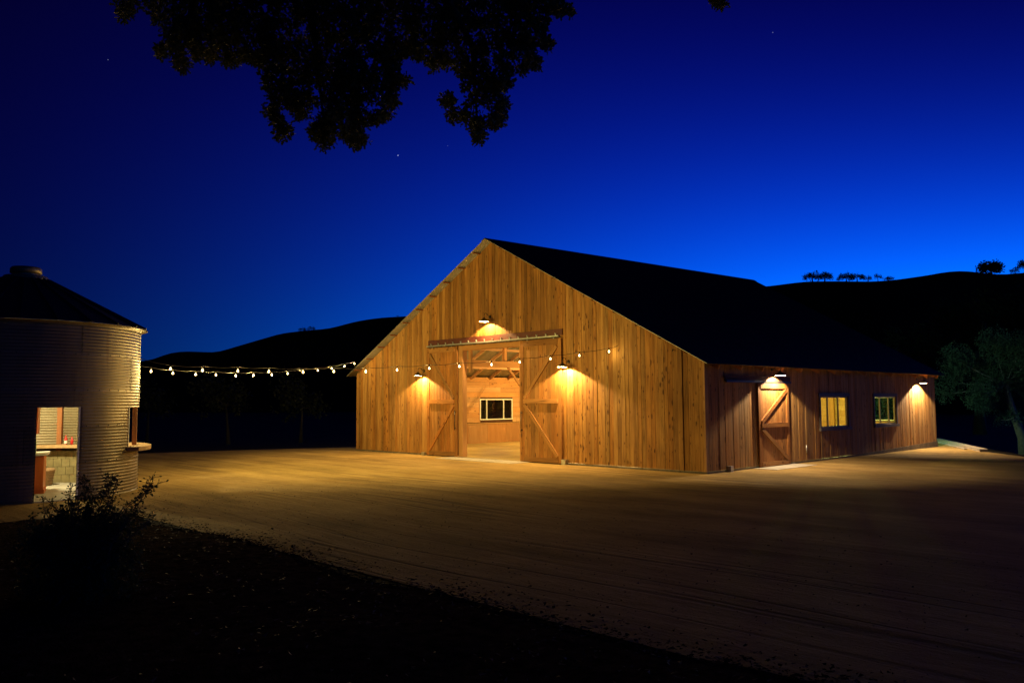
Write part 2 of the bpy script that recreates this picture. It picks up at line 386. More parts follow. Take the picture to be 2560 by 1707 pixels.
# mulch bed in the foreground, gently lumpy, with a small raised lip
mb = MB(); nx_, ny_ = 120, 60
def bedz(x, y): return .03+.05*noise.noise(V((x*.7, y*.7, 3)))+.02*noise.noise(V((x*2.7, y*2.7, 1)))
def edge_y(x): return -13.95+.28*noise.noise(V((x*.35, 0, 0)))+.14*noise.noise(V((x*1.7, 5, 0)))+.07*noise.noise(V((x*6, 9, 0)))
g = []
for i in range(nx_+1):
    x = -3.55+i*(27.0/nx_); row = []
    for j in range(ny_+1):
        tq = j/ny_; y = edge_y(x)-tq**1.4*15
        row.append(mb.bm.verts.new(V((x, y, bedz(x, y)*min(1, tq*9)+.004))))
    g.append(row)
for i in range(nx_):
    for j in range(ny_): mb.face([g[i][j+1], g[i+1][j+1], g[i+1][j], g[i][j]], None, (0, 0, 0, 1), 0, True)
tag(mb.build('mulch_bed', M['mulch']), kind='structure')
mb = MB()
for _ in range(5500):
    x = random.uniform(-3.4, 14); y = edge_y(x)-random.random()**1.5*5.5+.04+random.random()**4*.5
    dens = noise.noise(V((x*.8, y*.8, 9)))
    if dens < random.uniform(-.5, .45): continue
    z = bedz(x, y)+.012; a = random.uniform(0, math.pi); L = random.uniform(.02, .07); W = random.uniform(.004, .016)
    d = V((math.cos(a), math.sin(a), random.uniform(-.2, .4))); s_ = V((-math.sin(a), math.cos(a), random.uniform(-.6, .6)))
    p = V((x, y, z+.01)); r_ = (random.random()**2, 0, 0, 1)
    mb.face([mb.bm.verts.new(p-d*L/2-s_*W), mb.bm.verts.new(p+d*L/2), mb.bm.verts.new(p-d*L/2+s_*W+Z*.006)], None, r_)
tag(mb.build('leaf_litter', M['straw']), 'scattered straw and dry leaf litter on the dark mulch in the foreground', 'litter', kind='stuff')
mb = MB()
for _ in range(7000):
    x = random.uniform(-3.4, 15); y = edge_y(x)-.12+random.expovariate(1)*.17; s_ = random.uniform(.008, .035)
    if y > -12.9 or random.random() < noise.noise(V((x*1.5, 3, 0)))*.8+.1: continue
    p = V((x, y, s_*.25)); q = [mb.bm.verts.new(p+V((random.uniform(-s_, s_), random.uniform(-s_, s_), random.uniform(0, s_*.7)))) for _ in range(4)]
    for i3 in ((0, 1, 2), (0, 1, 3), (1, 2, 3), (0, 2, 3)): mb.face([q[i] for i in i3])
tag(mb.build('mulch_crumbs', M['mulch']), 'dark mulch crumbs spilling from the bed onto the dirt yard', 'mulch', kind='stuff')
# loose grit on the yard
mb = MB()
for _ in range(3500):
    x = random.uniform(-6, 14); y = -13.8+random.random()**1.3*7
    s_ = random.uniform(.006, .02); p = V((x, y, s_*.3))
    a = [p+V((random.uniform(-s_, s_), random.uniform(-s_, s_), random.uniform(0, s_*.9))) for _ in range(4)]
    q = [mb.bm.verts.new(v) for v in a]
    for i3 in ((0, 1, 2), (0, 1, 3), (1, 2, 3), (0, 2, 3)): mb.face([q[i] for i in i3], None, (random.random(), 0, 0, 1))
tag(mb.build('grit', M['straw']), 'loose grit strewn over the dirt yard', 'gravel', kind='stuff')

# hills
RIDGE = [(-1200, 930), (-200, 918), (300, 908), (378, 900), (424, 882), (462, 878), (541, 881), (605, 862), (646, 850), (705, 833), (758, 827), (825, 821), (880, 806), (909, 800), (954, 794), (1025, 790), (1200, 772), (1500, 748), (1750, 728), (1927, 715), (1970, 709), (2015, 704), (2082, 703), (2181, 704), (2237, 700), (2321, 688), (2363, 680), (2405, 677), (2447, 681), (2489, 686), (2517, 686), (2560, 681), (2800, 690), (3300, 720), (4200, 760)]
def ridge_y(px):
    for (x0, y0), (x1, y1) in zip(RIDGE, RIDGE[1:]):
        if x0 <= px <= x1:
            s_ = (px-x0)/(x1-x0); return y0+(y1-y0)*s_
    return RIDGE[-1][1]
def ridge_s(px): return sum(ridge_y(px+o) for o in (-16, -8, 0, 8, 16))/5
mb = MB(); rows = []
prof = [(-.62, -.02), (-.5, .05), (-.38, .18), (-.28, .38), (-.18, .62), (-.09, .85), (-.03, .97), (0, 1), (.04, .98), (.12, .85), (.3, .4), (.5, 0)]
AL, AR = R(-46), R(54)
def hill_col(a):
    """azimuth relative to the view direction -> (direction, distance, ridge height)"""
    fwh_ = V((FW.x, FW.y, 0)).normalized(); d = (fwh_*math.cos(a)+_r*math.sin(a))
    if AL <= a <= AR:
        px = 1280+F_PX*math.tan(a); Pq = at(px, ridge_s(px), 300); q = V((Pq.x-CAM.x, Pq.y-CAM.y, 0)); return q.normalized(), q.length, Pq.z
    e = AR if (a > AR) else AL; d0, r0, h0 = hill_col(e)
    s_ = min(1, abs(a-e)/R(60)); return d, r0*(1-s_)+420*s_, h0*(1-s_)+30*s_+4*noise.noise(V((a*3, 0, 0)))*s_
angs_ = [R(-180)+R(360)*i/720 for i in range(721)]
for a in angs_:
    d, dist, h = hill_col(a); row = []
    for k, (q_, hh) in enumerate(prof):
        r_ = dist*(1+q_*.75); wob = 0 if hh > .95 else noise.noise(V((a*8, q_*3, 2)))*h*.12*(1 if 0 < hh else 0)
        row.append(mb.bm.verts.new(V((CAM.x+d.x*r_, CAM.y+d.y*r_, -1.5+(h+1.5)*hh+wob))))
    rows.append(row)
for i in range(len(rows)-1):
    for k in range(len(prof)-1): mb.face([rows[i][k], rows[i+1][k], rows[i+1][k+1], rows[i][k+1]], None, (0, 0, 0, 1), 0, True)
tag(mb.build('hills', M['hill']), kind='structure')

# ------------------------------------------------------------------ foliage
def leaves(mb, c, r, n, size, flat=1.0, tuft=6, squash=(1, 1, 1)):
    for _ in range(max(1, n//tuft)):
        v = V((random.gauss(0, 1), random.gauss(0, 1), random.gauss(0, 1))).normalized()*(random.random()**.45)*r
        p = c+V((v.x*squash[0], v.y*squash[1], v.z*squash[2])); tone = min(1, max(0, random.gauss(.5, .28)))
        for k in range(tuft):
            d = V((random.gauss(0, 1), random.gauss(0, 1), random.gauss(0, 1))).normalized()
            s_ = d.cross(V((random.gauss(0, 1), random.gauss(0, 1), random.gauss(0, 1)))).normalized()
            L = size*random.uniform(.7, 1.3); q = p+d*size*.5
            mb.face([mb.bm.verts.new(q), mb.bm.verts.new(q+d*L*.5+s_*L*.27), mb.bm.verts.new(q+d*L), mb.bm.verts.new(q+d*L*.5-s_*L*.27)], None, (tone*random.uniform(.7, 1), 0, 0, 1))

def tree(name, label, base, trunk_pts, trunk_r, blobs, leaf, n, lmat, bmat, group=None, cat='tree'):
    root = thing(name, label, cat, base, group=group)
    mb = MB(); P = [V(p) for p in trunk_pts]
    mb.tube(P, [trunk_r*(1-.55*i/(len(P)-1))*(1.35 if i == 0 else 1) for i in range(len(P))], 10)
    for c, r in blobs:
        c = V(c); a = P[-1] if c.z > P[-1].z*.7 else P[len(P)//2]
        mid = (a+c)/2+V((random.uniform(-.1, .1)*r, random.uniform(-.1, .1)*r, -.12*r))
        mb.tube([a, mid, c], [trunk_r*.24, trunk_r*.12, trunk_r*.05], 5)
    mb.build('trunk', bmat, root)
    mb = MB(); tot = sum(r**3 for _, r in blobs)
    for c, r in blobs: leaves(mb, V(c), r, int(n*(r**3)/tot)+6, leaf)
    mb.build('crown', lmat, root)
    return root

def ridge_tree(px, w_px, h_px, label, group='oaks along the hill ridge', nm='oak_tree', depth=300, n=520):
    base = at(px, ridge_s(px)+1.5, depth); s_ = depth/F_PX; W, H = w_px*s_*1.12, h_px*s_*1.2
    blobs = []
    for k in range(11):
        a = random.uniform(-.5, .5); top = 1-(abs(a)*1.8)**2
        blobs.append(((RT.x*W*a*.95, RT.y*W*a*.95, H*(.38+.42*top*random.uniform(.1, 1))), W*.21*random.uniform(.85, 1.15)))
    return tree(nm, label, base, [(0, 0, -1), (0, 0, H*.3), (.02*W, 0, H*.55)], W*.05, blobs, W*.085, n*2, M['far_leaf'], M['bark'], group)
ridge_tree(2031, 33, 23, 'dark round oak, leftmost on the right ridge, next to the barn roof')
ridge_tree(2062, 32, 23, 'spreading oak on the right ridge touching the leftmost round oak')
ridge_tree(2096, 12, 8, 'low dark bush on the right ridge between two pairs of oaks', nm='ridge_bush', n=200)
ridge_tree(2116, 30, 20, 'broad oak on the right ridge, left one of the second pair')
ridge_tree(2143, 28, 22, 'tall rounded oak on the right ridge, right one of the second pair')
ridge_tree(2170, 18, 16, 'small oak on the right ridge, first of two small separate ones', n=300)
ridge_tree(2195, 18, 19, 'small mushroom shaped oak on the right ridge with clear sky under its crown', n=300)
ridge_tree(2220, 22, 11, 'low wide bush on the right ridge, rightmost of the row', nm='ridge_bush', n=300)
ridge_tree(2478, 54, 24, 'wide flat topped oak on thin trunks on the ridge near the right edge', n=1100)
ridge_tree(2538, 22, 12, 'small dark bush on the ridge at the right edge of the picture', nm='ridge_bush', n=250)
ridge_tree(2562, 30, 30, 'tall oak cut off by the right edge of the picture on the ridge')
ridge_tree(757, 17, 8, 'small rounded bush on the left ridge, left one of a pair', 'bushes on the left ridge', 'ridge_bush', n=250)
ridge_tree(779, 17, 9, 'small rounded bush on the left ridge, right one of a pair', 'bushes on the left ridge', 'ridge_bush', n=250)
ridge_tree(994, 6, 6, 'tiny lone bush on the left ridge just left of the barn gable', 'bushes on the left ridge', 'ridge_bush', n=120)

def meadow_tree(px, pybase, lean, hh, label):
    b = ground_at(px, pybase); b = CAM+(b-CAM)*1.06; b.z = gz(b.x, b.y)-.1
    bl = [((lean*1.6+random.uniform(-1, 1), random.uniform(-1, 1), hh*random.uniform(.55, .9)), random.uniform(.6, .95)) for _ in range(7)]
    tree('orchard_tree', label, b, [(0, 0, 0), (lean*.3, 0, hh*.25), (lean, 0, hh*.55)], .09, bl, .16, 1300, M['far_leaf'], M['dim_bark'], 'dim trees beyond the yard')
meadow_tree(571, 1117, -.35, 3.6, 'dark tree with a pale leaning trunk beyond the yard, left of the barn')
meadow_tree(752, 1112, .12, 3.4, 'dim tree with a thin pale trunk beyond the yard, nearest to the barn corner')
meadow_tree(368, 1110, .1, 3.2, 'dim tree beyond the yard, just right of the grain bin')

# big grey green tree right of the barn and darker ones behind it
def big_tree(px, pyb, depth, label, blobs_px, trunk, tr, lm, bm_, n, leaf, name='leafy_tree'):
    base = at(px, pyb, depth); root_z = base.z; s_ = depth/F_PX
    bl = []
    for bx, by, br in blobs_px:
        c = at(bx, by, depth)-base+FW*random.uniform(-1.4, 1.4); bl.append(((c.x, c.y, c.z), br*s_))
    tp = []
    for bx, by in trunk:
        c = at(bx, by, depth)-base; tp.append((c.x, c.y, c.z))
    return tree(name, label, base, tp, tr, bl, leaf, n, lm, bm_, 'leafy trees behind the barn')
big_tree(2566, 1150, 42, 'large grey green tree with a curved pale trunk at the right edge beyond the barn',
         [(2420, 985, 42), (2380, 955, 40), (2460, 1000, 40), (2500, 950, 55), (2540, 1010, 45), (2570, 930, 60), (2450, 920, 50), (2400, 900, 45), (2500, 1040, 24), (2520, 880, 55), (2600, 1000, 50), (2580, 860, 55), (2360, 985, 26), (2480, 860, 45), (2525, 1055, 18)],
         [(2566, 1160), (2556, 1095), (2538, 1045), (2524, 1000), (2515, 960)], .26, M['tree_leaf'], M['pale_bark'], 34000, .10)
big_tree(2450, 1085, 50, 'tall dark tree standing close behind the far end of the barn',
         [(2300, 880, 45), (2350, 840, 55), (2400, 800, 60), (2450, 850, 60), (2280, 840, 35), (2340, 905, 40), (2500, 790, 55), (2560, 760, 55), (2430, 760, 40), (2540, 850, 60), (2220, 845, 30)],
         [(2450, 1085), (2448, 1000), (2440, 930)], .3, M['far_leaf'], M['bark'], 20000, .18)

tree('leafy_tree', 'green leafy tree behind the barn, seen through the second side window', (-4.9, 22.4, -.3), [(0, 0, 0), (.1, 0, 1.2), (.2, .1, 2.4)], .16,
     [((random.uniform(-1.8, 1.8), random.uniform(-.8, .8), random.uniform(.9, 3.6)), random.uniform(.75, 1.0)) for _ in range(14)], .11, 14000, M['tree_leaf'], M['bark'], 'leafy trees behind the barn')
# ------------------------------------------------------------------ BARN
W, Ln, HE, HR, XC = 16.87, 17.44, 3.15, 7.62, -8.45
barn = thing('barn', 'large timber barn with vertical board siding, dark roof and an open sliding door', 'barn', (0, 0, 0))
def gable_z(x): return HE+(HR-HE)*(1-abs(x-XC)/(W/2)) if XC-W/2 <= x <= 0.0 else HE

def board_wall(name, P, a, n, width, zbot, topf, openings, bw, material, vary=.012, th=.022, horizontal=False, zt=None, parent=barn, proud=()):
    """separate boards with narrow gaps, cut round openings (u0,u1,z0,z1), over a thin dark backing"""
    mb = MB()
    edges = [0.0]; cuts = sorted({u for o in openings for u in o[:2]})
    while edges[-1] < width-1e-4:
        nx = edges[-1]+bw*random.uniform(.82, 1.18)
        for c in cuts:
            if edges[-1]+.03 < c < nx+.06: nx = c; break
        if nx > width-.06: nx = width
        edges.append(nx)
    for u0, u1 in zip(edges, edges[1:]):
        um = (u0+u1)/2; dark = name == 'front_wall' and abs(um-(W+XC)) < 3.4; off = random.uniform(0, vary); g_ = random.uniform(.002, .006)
        if any(abs(um-p) < bw*.5 for p in proud): off = .035
        segs = [(zbot, None)]
        for (a0, a1, z0, z1) in openings:
            if a0-1e-4 <= um <= a1+1e-4:
                segs = [(zbot, z0), (z1, None)] if z0 > zbot+.01 else [(z1, None)]
        for s0, s1 in segs:
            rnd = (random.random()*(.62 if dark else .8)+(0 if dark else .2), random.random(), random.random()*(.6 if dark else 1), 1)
            if s1 is None: poly = [(u0+g_, s0), (u1-g_, s0), (u1-g_, topf(u1)), (u0+g_, topf(u0))]
            else: poly = [(u0+g_, s0), (u1-g_, s0), (u1-g_, s1), (u0+g_, s1)]
            if s1 is None and topf(u0) > HE+.1 and topf(um) > HE:      # ridge inside a board
                pk = XC-P.x
                if abs(a.x) > .5 and u0 < pk < u1: poly = [(u0+g_, s0), (u1-g_, s0), (u1-g_, topf(u1)), (pk, topf(pk)), (u0+g_, topf(u0))]
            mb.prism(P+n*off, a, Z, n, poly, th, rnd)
    # backing sheet
    segs = sorted(set([0, width]+cuts+([XC-P.x] if abs(a.x) > .5 else [])))
    for u0, u1 in zip(segs, segs[1:]):
        um = (u0+u1)/2; zz = [(zbot, None)]
        for (a0, a1, z0, z1) in openings:
            if a0-1e-4 <= um <= a1+1e-4: zz = [(zbot, z0), (z1, None)] if z0 > zbot+.01 else [(z1, None)]
        for s0, s1 in zz:
            poly = [(u0, s0), (u1, s0), (u1, s1 or topf(u1)-.01), (u0, s1 or topf(u0)-.01)]
            mb.prism(P-n*.03, a, Z, n, poly, .025, (0, 0, 0, 1), 1)
    return mb.build(name, [material, M['ridgewood']], parent)

DX0, DX1, DZ = -10.27, -6.9, 4.0            # big opening
f_top = lambda u: gable_z(u-W)
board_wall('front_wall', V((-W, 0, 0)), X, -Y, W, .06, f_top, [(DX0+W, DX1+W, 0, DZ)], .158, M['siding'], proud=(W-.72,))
SW = [(6.84, 8.95, 1.06, 2.10), (11.18, 13.2, 1.06, 2.10)]
SD = (2.72, 4.5, 0, 2.42)
board_wall('side_wall', V((0, 0, 0)), Y, X, Ln, .06, lambda u: HE, SW+[(SD[0], SD[1], .061, .062)], .16, M['siding_weathered'])
f_rear = lambda u: f_top(u)+.34*max(0, (f_top(u)-HE)/(HR-HE))
board_wall('rear_wall', V((-W, Ln, 0)), X, Y, W, .02, f_rear, [(W-3.1, W-1.0, 1.06, 2.10)], .6, M['siding'])
LWY = (6.85, 9.0)
board_wall('left_wall', V((-W, 0, 0)), Y, -X, Ln, .02, lambda u: HE, [(LWY[0], LWY[1], 1.12, 2.12)], .6, M['siding'])

# inner linings
def lining(name, P, a, n, width, z0, z1, openings, rowh=.24, material=None, vertical=False):
    mb = MB()
    if vertical:
        u = 0
        while u < width:
            u1 = min(width, u+1.22); mb.prism(P, a, Z, n, [(u+.003, z0), (u1-.003, z0), (u1-.003, z1), (u+.003, z1)], .015); u = u1
    else:
        z = z0
        while z < z1-.02:
            zt = min(z1, z+rowh); u = 0
            while u < width:
                u1 = min(width, u+random.uniform(2.4, 4.8))
                if width-u1 < .8: u1 = width
                parts = [(u, u1)]
                for (a0, a1, b0, b1) in openings:
                    if zt > b0+.02 and z < b1-.02:
                        np_ = []
                        for p0, p1 in parts:
                            if p1 <= a0 or p0 >= a1: np_.append((p0, p1)); continue
                            if p0 < a0: np_.append((p0, a0))
                            if p1 > a1: np_.append((a1, p1))
                        parts = np_
                for p0, p1 in parts:
                    if p1-p0 > .02: mb.prism(P+n*random.uniform(0, .004), a, Z, n, [(p0+.003, z+.003), (p1-.003, z+.003), (p1-.003, zt-.003), (p0+.003, zt-.003)], .018, None, 0, True)
                u = u1
            z = zt
    return mb.build(name, material or M['lining'], barn)
lining('inner_lining', V((-W+.06, .03, 0)), Y, X, Ln-.1, 1.0, HE+.02, [(LWY[0], LWY[1], 1.12, 2.12)])
lining('wainscot', V((-W+.06, .03, 0)), Y, X, Ln-.1, .02, .93, [], vertical=True, material=M['plywood'])
lining('inner_lining', V((-W+.1, Ln-.06, 0)), X, -Y, W-.2, .05, HE, [(W-3.2, W-1.1, 1.06, 2.10)])
mb = MB(); mb.box((-W+.061, .05, .935), (-W+.11, Ln-.1, .975)); mb.build('wainscot_cap', M['plank'], barn)
mb = MB(); mb.box((-W+.02, .03, -.3), (-.02, Ln-.03, .018), (.5, .5, .5, 1)); mb.build('floor', M['slab'], barn)
# foundation
mb = MB()
mb.box((-W-.02, -.035, -.2), (DX0-.3, .02, .055), (0, 0, 0, 1)); mb.build('foundation', M['footing'], barn)
mb = MB(); mb.box((DX1+.3, -.035, -.2), (-.0, .02, .05), (0, 0, 0, 1)); mb.build('foundation', M['footing'], barn)
mb = MB()
mb.prism(V((-.01, -.03, 0)), Y, Z, X, [(0, -.2), (Ln+.06, -.5), (Ln+.06, .235), (9.4, .05), (0, .05)], .06, (0, 0, 0, 1)); mb.build('foundation', M['footing'], barn)
mb = MB()
mb.prism(V((-W-.05, -.03, 0)), Y, Z, X, [(0, -.2), (Ln, -.2), (Ln, .05), (0, .05)], .03, (0, 0, 0, 1))
mb.build('foundation', M['footing'], barn)
mb = MB(); mb.prism(V((DX0-.25, -.95, -.05)), X, Y, Z, [(0, 0), (3.9, 0), (3.9, .93), (0, .93)], .062, (0, 0, 0, 1))
tag(mb.build('door_apron', M['concrete']), kind='structure')
mb = MB(); mb.prism(V((.05, 2.4, -.05)), X, Y, Z, [(0, 0), (.75, 0), (.75, 2.5), (0, 2.5)], .06, (0, 0, 0, 1))
tag(mb.build('side_door_apron', M['concrete']), kind='structure')

# roof: two corrugated slopes (dark top, bare underside)
slope = math.atan2(HR-HE, W/2); OHF, OHE = .40, .42
def roof_slope(sgn):
    mb = MB(); nw = 230; y0, y1 = -OHF, Ln+.45
    dirx = V((sgn*math.cos(slope), 0, -math.sin(slope))); nrm = V((sgn*math.sin(slope), 0, math.cos(slope)))
    Ls = (W/2)/math.cos(slope)+(OHE if sgn > 0 else .2)
    rows = []
    for i in range(nw*4+1):
        y = y0+(y1-y0)*i/(nw*4); wv = .009*math.sin(i*math.pi/2)
        top = V((XC, y, HR+.03+.34*max(0, (y-0)/Ln)))                # the ridge climbs a little towards the back
        e = V((XC, y, HR+.03))+dirx*Ls
        rows.append([mb.bm.verts.new(top+nrm*wv), mb.bm.verts.new(e+nrm*wv), mb.bm.verts.new(top+nrm*(wv-.012)), mb.bm.verts.new(e+nrm*(wv-.012))])
    for a, b in zip(rows, rows[1:]):
        mb.face([a[0], a[1], b[1], b[0]], mi=0, smooth=True); mb.face([a[2], b[2], b[3], a[3]], mi=1, smooth=True); mb.face([a[1], a[3], b[3], b[1]], mi=0)
    for q in (rows[0], rows[-1]): mb.face([q[0], q[1], q[3], q[2]], mi=1)
    return mb.build('roof', [M['roof'], M['galv_under']], barn)
roof_slope(1); roof_slope(-1)
mb = MB()
for s_ in (1, -1):
    pr = V((XC, -OHF-.01, HR+.052)); d = V((s_*math.cos(slope), 0, -math.sin(slope)))
    mb.beam(pr+d*.1+V((0, 0, .0)), pr+d*.1+V((0, Ln+.87, .34)), .2, .01, V((s_*math.sin(slope), 0, math.cos(slope))), (0, 0, 0, 1))
mb.build('ridge_cap', M['roof'], barn)
# rafters: run under the roof, tails out at the eaves
Ls0 = (W/2)/math.cos(slope)-.03
for sgn in (1, -1):
    Ls = Ls0+(OHE if sgn > 0 else .2)
    for k in range(15):
        y = .32+k*1.2; mb = MB(); d = V((sgn*math.cos(slope), 0, -math.sin(slope))); nr = V((sgn*math.sin(slope), 0, math.cos(slope)))
        o = V((XC, y, HR+.34*y/Ln*.5))
        a = V((XC, y, HR+.34*y/Ln))-nr*.125+d*.1; b = V((XC, y, HR))+d*Ls-nr*.085
        mb.beam(a, b, .045, .14, nr); mb.build('rafter', M['timber'], barn)
# lookouts under the rake
for sgn in (1, -1):
    for k in range(10):
        d = V((sgn*math.cos(slope), 0, -math.sin(slope))); nr = V((sgn*math.sin(slope), 0, math.cos(slope)))
        c = V((XC, 0, HR))+d*(.75+k*.93)-nr*.03; mb = MB()
        mb.beam(c+V((0, -OHF+.03, 0)), c+V((0, .25, 0)), .04, .035, nr); mb.build('lookout', M['post'], barn)
# corner boards
mb = MB(); mb.box((-.012, -.052, .06), (.05, -.004, HE-.02)); mb.build('corner_board', M['timber'], barn)

# interior frame: aisle beams, posts, braces
for bx in (-12.6, -4.3):
    mb = MB(); mb.box((bx-.08, .05, 3.42), (bx+.08, Ln-.1, 3.68)); mb.build('aisle_beam', M['timber'], barn)
    for y in (.18, 5.95, 11.7, 17.2):
        mb = MB(); mb.box((bx-.09, y-.09, .02), (bx+.09, y+.09, 3.419)); mb.build('post', M['timber'], barn)
        zt = gable_z(bx)-.16
        if y < 1: continue
        mb = MB(); mb.box((bx-.07, y-1.45-.07, 3.681), (bx+.07, y-1.45+.07, zt)); mb.build('upper_post', M['timber'], barn)
        for s_ in (1, -1):
            if y+s_*1.25 < .1 or y+s_*1.25 > Ln-.1: continue
            mb = MB(); mb.beam((bx, y+s_*.09, 2.2), (bx, y+s_*1.25, 3.42), .07, .09); mb.build('brace', M['timber'], barn)
for y in (4.4, 10.05, 14.2):
    mb = MB(); mb.box((-12.52, y-.07, 4.55), (-4.38, y+.07, 4.8)); mb.build('tie_beam', M['timber'], barn)
    for s_ in (1, -1):
        mb = MB(); mb.beam((XC+s_*.3, y, 4.8), (XC+s_*2.8, y, 5.75), .07, .14); mb.build('brace', M['timber'], barn)
# ceiling purlin under rafters in the left aisle
for d_ in (1.2, 2.6):
    mb = MB(); zz = gable_z(-W+d_)-.2; mb.box((-W+d_-.03, .1, zz-.1), (-W+d_+.03, Ln-.1, zz)); mb.build('purlin', M['timber'], barn)

# door frame of the big opening
mb = MB(); mb.box((DX0, -.05, .02), (DX0+.23, .16, DZ)); mb.build('door_post', M['timber'], barn)
mb = MB(); mb.box((DX1-.23, -.05, .02), (DX1, .16, DZ)); mb.build('door_post', M['timber'], barn)
mb = MB(); mb.box((DX0+.231, -.045, DZ-.16), (DX1-.231, .15, DZ)); mb.build('door_header', M['timber'], barn)
mb = MB(); mb.box((DX0+.3, .17, 3.05), (DX0+.42, .27, DZ+.2)); mb.build('inner_frame', M['timber'], barn)

def sliding_door(P, a, n, wd, ht, mirror, zmid, label, handle=True, sb=.15):
    """boards in a frame with a K brace; P bottom left seen from outside, a along, n outward"""
    mb = MB(); u = sb*.6
    nb = round((wd-2*u)/.175); bw = (wd-2*u)/nb
    for i in range(nb):
        mb.prism(P+n*random.uniform(0, .003), a, Z, n, [(u+.003, .05), (u+bw-.003, .05), (u+bw-.003, ht-.02), (u+.003, ht-.02)], .02); u += bw
    d = mb.build('sliding_door', M['door_wood'], barn); d['label'] = label
    def part(nm, poly, T, sw=False, off=.022):
        q = MB(); q.prism(P+n*off, a, Z, n, poly, T, None, 0, sw); return q.build(nm, M['door_wood'], d)
    for u0 in (0, wd-sb): part('stile', [(u0, .03), (u0+sb, .03), (u0+sb, ht), (u0, ht)], .038, off=.0)
    part('rail', [(sb, .03), (wd-sb, .03), (wd-sb, .03+sb), (sb, .03+sb)], .03, True)
    part('rail', [(sb, ht-sb*1.25), (wd-sb, ht-sb*1.25), (wd-sb, ht), (sb, ht)], .03, True)
    part('rail', [(sb, zmid-sb/2), (wd-sb, zmid-sb/2), (wd-sb, zmid+sb/2), (sb, zmid+sb/2)], .045, True)
    def diag(u0, z0, u1, z1, w_=.12):
        p0, p1 = P+a*u0+Z*z0+n*.042, P+a*u1+Z*z1+n*.042
        q = MB(); q.beam(p0, p1, w_, .035, n); q.build('brace', M['door_wood'], d)
    l, r = sb+.03, wd-sb-.03
    if mirror: l, r = r, l
    diag(l, zmid+sb/2+.03, r, ht-sb*1.25-.05); diag(l, zmid-sb/2-.03, r, .03+sb+.05)
    if handle:
        hu = sb/2 if not mirror else wd-sb/2
        q = MB(); p = P+a*hu+n*.04
        for z_ in (1.05, 1.62): q.tube([p+Z*z_, p+n*.06+Z*z_], .014, 8)
        q.tube([p+n*.06+Z*.98, p+n*.06+Z*1.69], .013, 8); q.build('handle', M['black'], d)
    return d
sliding_door(V((-7.02, -.075, 0)), X, -Y, 1.84, 4.0, False, 2.0, 'right sliding door leaf slid open with a K shaped brace')
sliding_door(V((-12.03, -.075, 0)), X, -Y, 1.76, 4.0, True, 2.0, 'left sliding door leaf slid open with a K shaped brace')
sliding_door(V((.065, SD[0], 0)), Y, X, 1.84, 2.5, False, 1.24, 'narrow side door lit from above, braced boards', handle=False, sb=.13)
# track of the big doors: red-brown board, rail, brackets
tr_ = MB(); tr_.box((-12.0, -.075, 4.10), (-5.16, -.035, 4.30)); tk = tr_.build('door_track', M['track_red'], barn)
q = MB(); q.box((-12.05, -.12, 4.06), (-5.3, -.076, 4.10), (.5, .5, .5, 1)); q.build('rail', M['steel'], tk)
for k in range(16):
    x = -11.8+k*.425; q = MB(); q.box((x-.02, -.1, 4.1005), (x+.02, -.0755, 4.18), (.5, .5, .5, 1)); q.tube([(x, -.1, 4.165), (x, -.125, 4.165)], .014, 8); q.build('bracket', M['steel'], tk)
q = MB(); q.box((-11.98, -.14, 4.02), (-5.2, -.1, 4.044)); q.build('lower_lip', M['black'], tk)
for x in (-11.7, -10.6, -6.7, -5.5):
    q = MB(); q.box((x-.025, -.112, 3.9), (x+.025, -.104, 4.05), (.5, .5, .5, 1)); q.build('hanger', M['steel'], tk)
tr_ = MB(); tr_.box((.035, .95, 2.53), (.075, 4.75, 2.70)); tk = tr_.build('door_track', M['ridgewood'], barn)
q = MB(); q.box((.076, .95, 2.50), (.125, 4.72, 2.56), (.5, .5, .5, 1)); q.build('rail', M['black'], tk)
# guide boxes at the foot of the doors
for lo, hi in (((-5.14, -.19, .0), (-4.98, -.04, .15)), ((-12.3, -.15, .0), (-12.14, -.04, .1))):
    q = MB(); q.box(lo, hi, (.5, .5, .5, 1)); q.box((lo[0]-.01, lo[1]-.01, hi[2]), (hi[0]+.01, hi[1], hi[2]+.012), (.5, .5, .5, 1)); q.build('floor_guide', M['steel'], barn)
q = MB(); q.box((.04, .98, .0), (.17, 1.12, .16), (.5, .5, .5, 1)); q.build('floor_guide', M['steel'], barn)
# small conduit stubs by the side door
q = MB(); q.tube([(.05, 5.75, .3), (.05, 5.75, .55)], .018, 8); q.build('conduit', M['steel'], barn)

